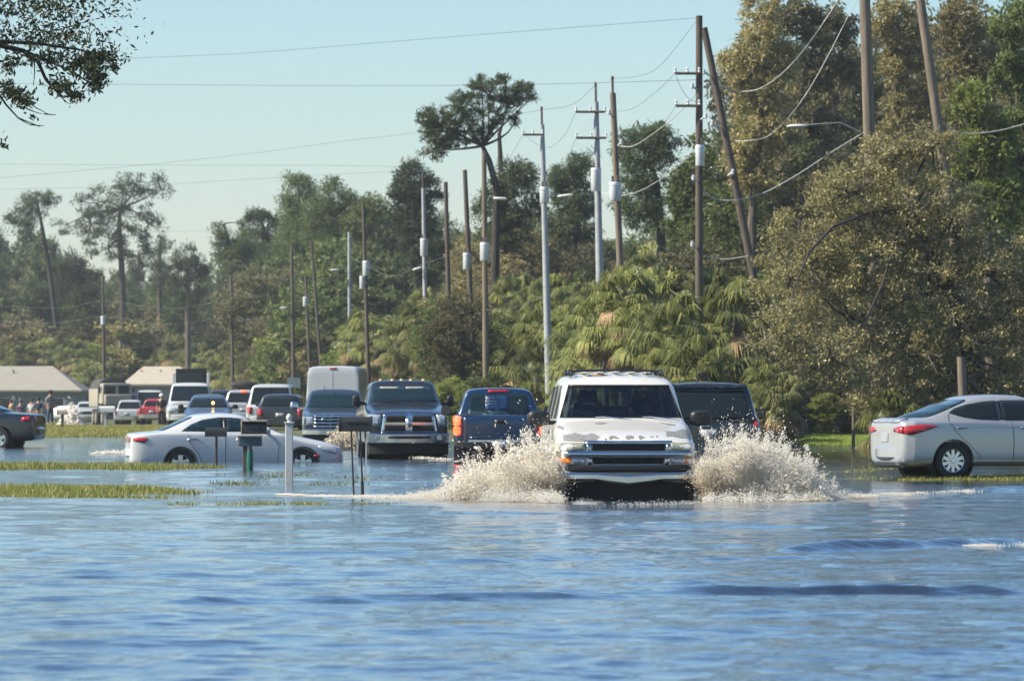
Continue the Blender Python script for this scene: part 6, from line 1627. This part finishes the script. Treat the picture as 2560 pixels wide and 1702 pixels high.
mb = MB(); mb.box((0, 0, p.z), (.62, .02, .5)); mb.build('sign_plate', simple('sign back', (.20, .25, .26), .5), t, bevel=.004); mb = MB(); mb.tube([(0, .03, 0), (0, .03, p.z + .25)], .035, 8); mb.build('post', M['galv'], t)
for px, top, Y, w_, lab, tl in ((2412, 892, 131, .115, 'tan wooden post leaning behind the silver sedan roof', -.10), (2178, 1000, 139, .07, 'pale fence post at the brown hedge by the silver sedan tail', .0), (2133, 1015, 140, .05, 'thin fence post in front of the brown hedge', .02)):
    f_ = foot(px, Y); h = zz(top, Y) - f_.z
    mb = MB(); mb.tube([(0, 0, -.2), (tl * .5, 0, h * .5), (tl, 0, h)], [w_ * 1.1, w_, w_], 12)
    o = mb.build('wooden_post', M['wood'], None); o.location = f_; tag(o, lab, 'post')
# ================================================================ houses
def house(label, x0, x1, Y, eave, ridge, rx0, rx1, wallcol, roofcol, depth=11):
    s_ = Y / F; xa, xb = gx(x0, Y), gx(x1, Y); g = -.80; ze, zr = zz(eave, Y), zz(ridge, Y)
    t = thing('house', label, 'house', ((xa + xb) / 2, Y + depth / 2, g)); W = xb - xa; D = depth; E = ze - g; Rg = zr - g
    wm = simple('house wall ' + label[:8], wallcol, .85, var=.08)
    mb = MB(); mb.box((0, 0, E / 2), (W - 1, D - 1, E)); mb.build('wall', wm, t)
    r0, r1 = gx(rx0, Y) - t.location.x, gx(rx1, Y) - t.location.x
    mb = MB(); w2, d2 = W / 2, D / 2
    mb.add([(-w2, -d2, E), (w2, -d2, E), (w2, d2, E), (-w2, d2, E), (r0, 0, Rg), (r1, 0, Rg), (-w2, -d2, E - .16), (w2, -d2, E - .16), (w2, d2, E - .16), (-w2, d2, E - .16)],
           [(0, 1, 5, 4), (1, 2, 5), (2, 3, 4, 5), (3, 0, 4), (6, 7, 1, 0), (7, 8, 2, 1), (8, 9, 3, 2), (9, 6, 0, 3), (9, 8, 7, 6)])
    rf_ = mb.build('roof', simple('shingle roof ' + label[:8], roofcol, .9, var=.14, scale=3, stretch=(.4, 1, 5)), t, None)
    for k in range(3):
        q = MB(); q.tube([(-W * .3 + k * W * .22, -1.6, Rg - .9), (-W * .3 + k * W * .22, -1.6, Rg - .35)], .07, 8); q.build('roof_vent', M['mbdark'], rf_)
    for k in range(4):
        x = -w2 + W * (k + .5) / 4
        q = MB(); q.box((x, -d2 + .49, 1.5), (1.3, .06, 1.2)); f_ = q.build('window', M['white'], t)
        q = MB(); q.box((x, -d2 + .45, 1.5), (1.15, .03, 1.05)); q.build('pane', M['glass'], f_)
    q = MB(); q.box((W * .08, -d2 + .48, 1.05), (.95, .06, 2.05)); q.build('door', M['mbbrown'], t)
house('long low house with a gray hipped roof at the left edge', -300, 205, 458, 975, 914, -200, 118, (.17, .20, .17), (.30, .275, .225))
house('house with a paler beige hipped roof right of the gray one', 303, 520, 472, 960, 915, 348, 440, (.26, .29, .25), (.42, .365, .29))
# ================================================================ people far off
def person(label, px, Y, hgt, shirt, trousers, hair, skin=(.42, .24, .16), hat=None, turn=0, pose=0, feet=None):
    f_ = foot(px, Y); f_.z += .1
    if feet is not None: f_.z = feet
    t = thing('person', label, 'person', f_, turn, 'people standing far off'); k = hgt / 1.75
    def skin_obj(name, pts, edges, rad, mat, parent):
        me = bpy.data.meshes.new(name); me.from_pydata([Vector(p) * k for p in pts], edges, [])
        o = bpy.data.objects.new(name, me); COL.objects.link(o); me.materials.append(mat); o.parent = parent
        m_ = o.modifiers.new('skin', 'SKIN'); m_.use_smooth_shade = True
        for v, r_ in zip(me.skin_vertices[0].data, rad):
            v.radius = (r_ * k, r_ * k)
        me.skin_vertices[0].data[0].use_root = True
        s_ = o.modifiers.new('sub', 'SUBSURF'); s_.levels = 1; s_.render_levels = 1
        bake(o); return o
    pts = [(0, 0, .95), (0, 0, 1.2), (0, 0, 1.42), (0, -.01, 1.52), (0, -.02, 1.60), (0, -.02, 1.70),
           (.09, 0, .88), (.10, -.01, .48), (.11, .02, .08), (.12, -.10, .03), (-.09, 0, .88), (-.12, .01, .48), (-.14, .03, .08), (-.15, -.09, .03),
           (.19, 0, 1.40), (.24, .03, 1.12), (.23, -.08 - .12 * pose, .92 + .15 * pose), (.225, -.11 - .14 * pose, .84 + .15 * pose), (-.19, 0, 1.40), (-.25, .03, 1.12), (-.24, -.06, .90), (-.235, -.08, .82)]
    edges = [(0, 1), (1, 2), (2, 3), (3, 4), (4, 5), (0, 6), (6, 7), (7, 8), (8, 9), (0, 10), (10, 11), (11, 12), (12, 13), (2, 14), (14, 15), (15, 16), (16, 17), (2, 18), (18, 19), (19, 20), (20, 21)]
    rad = [.13, .13, .13, .06, .095, .085, .085, .058, .042, .035, .085, .058, .042, .035, .06, .042, .032, .034, .06, .042, .032, .034]
    for w_, sd in ((17, 1), (21, -1)):
        b_ = pts[w_]
        for q, (dx, ln) in enumerate(((-.03, .07), (-.012, .085), (.008, .08), (.026, .06))):
            pts.append((b_[0] + dx * .6, b_[1] - .01 + dx * .5, b_[2] - ln)); edges.append((w_, len(pts) - 1)); rad.append(.009)
        pts.append((b_[0], b_[1] - .05, b_[2] - .03)); edges.append((w_, len(pts) - 1)); rad.append(.01)
    bd = skin_obj('body', pts, edges, rad, simple('skin', skin, .6), t)
    mb = MB()
    for sd in (-1, 1):
        mb.lathe([(.001, -.012), (.012, 0), (.001, .012)], (sd * .035 * k, -.105 * k, 1.63 * k), 'Z', 8)
    mb.build('eyes', M['black'], bd); mb = MB(); mb.add([(-.012 * k, -.10 * k, 1.62 * k), (.012 * k, -.10 * k, 1.62 * k), (.016 * k, -.10 * k, 1.585 * k), (-.016 * k, -.10 * k, 1.585 * k), (0, -.135 * k, 1.59 * k)], [(0, 1, 4), (1, 2, 4), (2, 3, 4), (3, 0, 4)]); mb.build('nose', simple('skin2', skin, .6), bd)
    skin_obj('shirt', [(0, 0, .92), (0, 0, 1.2), (0, 0, 1.40), (0, 0, 1.47), (.19, 0, 1.39), (.24, .03, 1.14), (-.19, 0, 1.39), (-.25, .03, 1.14)], [(0, 1), (1, 2), (2, 3), (2, 4), (4, 5), (2, 6), (6, 7)], [.16, .155, .155, .075, .08, .065, .08, .065], simple('shirt ' + label[:9], shirt, .85, var=.2), t)
    skin_obj('trousers', [(0, 0, .98), (0, 0, .90), (.09, 0, .84), (.10, -.01, .48), (.11, .02, .12), (-.09, 0, .84), (-.12, .01, .48), (-.14, .03, .12)], [(0, 1), (1, 2), (2, 3), (3, 4), (1, 5), (5, 6), (6, 7)], [.15, .15, .105, .08, .065, .105, .08, .065], simple('trousers ' + label[:9], trousers, .85, var=.2), t)
    mb = MB(); mb.lathe([(.11 * k, 1.62 * k), (.125 * k, 1.68 * k), (.10 * k, 1.76 * k), (.001, 1.80 * k)], (0, .01 * k, 0), 'Z', 16)
    if hat: mb.box((0, -.13 * k, 1.685 * k), (.15 * k, .14 * k, .012))
    mb.build('cap' if hat else 'hair', simple('cap or hair ' + label[:9], hat or hair, .8), t, 60)
    return t
person('person in black clothes and a white cap beside the red pickup', 404, 268, 1.82, (.015, .015, .016), (.015, .015, .017), (.1, .06, .03), hat=(.75, .75, .74))
person('person in gray shirt and blue trousers on the left bank', 126, 240, 1.72, (.22, .22, .24), (.03, .07, .13), (.03, .02, .015), turn=R(40), pose=.6)
person('person in tan clothes behind the black sedan roof', 28, 286, 1.66, (.25, .17, .10), (.06, .06, .06), (.09, .04, .02), (.55, .27, .16), turn=R(-60), pose=.4)
person('person in a purple top behind the black sedan trunk', 52, 288, 1.66, (.16, .08, .15), (.04, .05, .07), (.05, .03, .02), turn=R(20))
person('person in navy with a white shirt front left of the bank', 79, 284, 1.70, (.5, .5, .5), (.02, .03, .05), (.03, .02, .02), turn=R(-20), pose=.5)
person('person all in navy facing away on the left bank', 96, 280, 1.74, (.015, .025, .05), (.015, .02, .04), (.03, .02, .02), turn=R(170))
for px, py, Y, q in ((32, 998, 300, 0), (48, 1003, 302, 1), (78, 1007, 298, 2), (104, 1010, 300, 3), (160, 1006, 296, 4)):
    f_ = foot(px, Y); t = thing('pennant_flag', 'small white pennant on a thin stake in front of the gray-roofed house', 'flag', f_, 0, 'white pennants before the house'); h = zz(py, Y) - f_.z
    mb = MB(); mb.tube([(0, 0, 0), (0, 0, h + .25)], .018, 6); mb.build('stake', M['galv'], t)
    mb = MB(); mb.loft([[Vector((.0 + .01, 0, h + .24)), Vector((.16 + .02 * q, .02, h + .1)), Vector((.13, .03, h - .1)), Vector((.01, 0, h - .22))], [Vector((.0 + .01, .008, h + .24)), Vector((.16 + .02 * q, .028, h + .1)), Vector((.13, .038, h - .1)), Vector((.01, .008, h - .22))]])
    mb.build('pennant', M['white'], t)
# ================================================================ damp air
mb = MB(); mb.box((0, 760, 30), (2400, 1600, 64))
m = bpy.data.materials.new('damp air'); m.use_nodes = True; nt = m.node_tree; nt.nodes.clear()
out = nt.nodes.new('ShaderNodeOutputMaterial'); pv = nt.nodes.new('ShaderNodeVolumePrincipled')
pv.inputs['Color'].default_value = (.93, .97, 1, 1); pv.inputs['Density'].default_value = .0002; pv.inputs['Anisotropy'].default_value = .3
nt.links.new(pv.outputs['Volume'], out.inputs['Volume'])
tag(mb.build('haze', m, None, None), kind='stuff')
scene.cycles.volume_bounces = 0
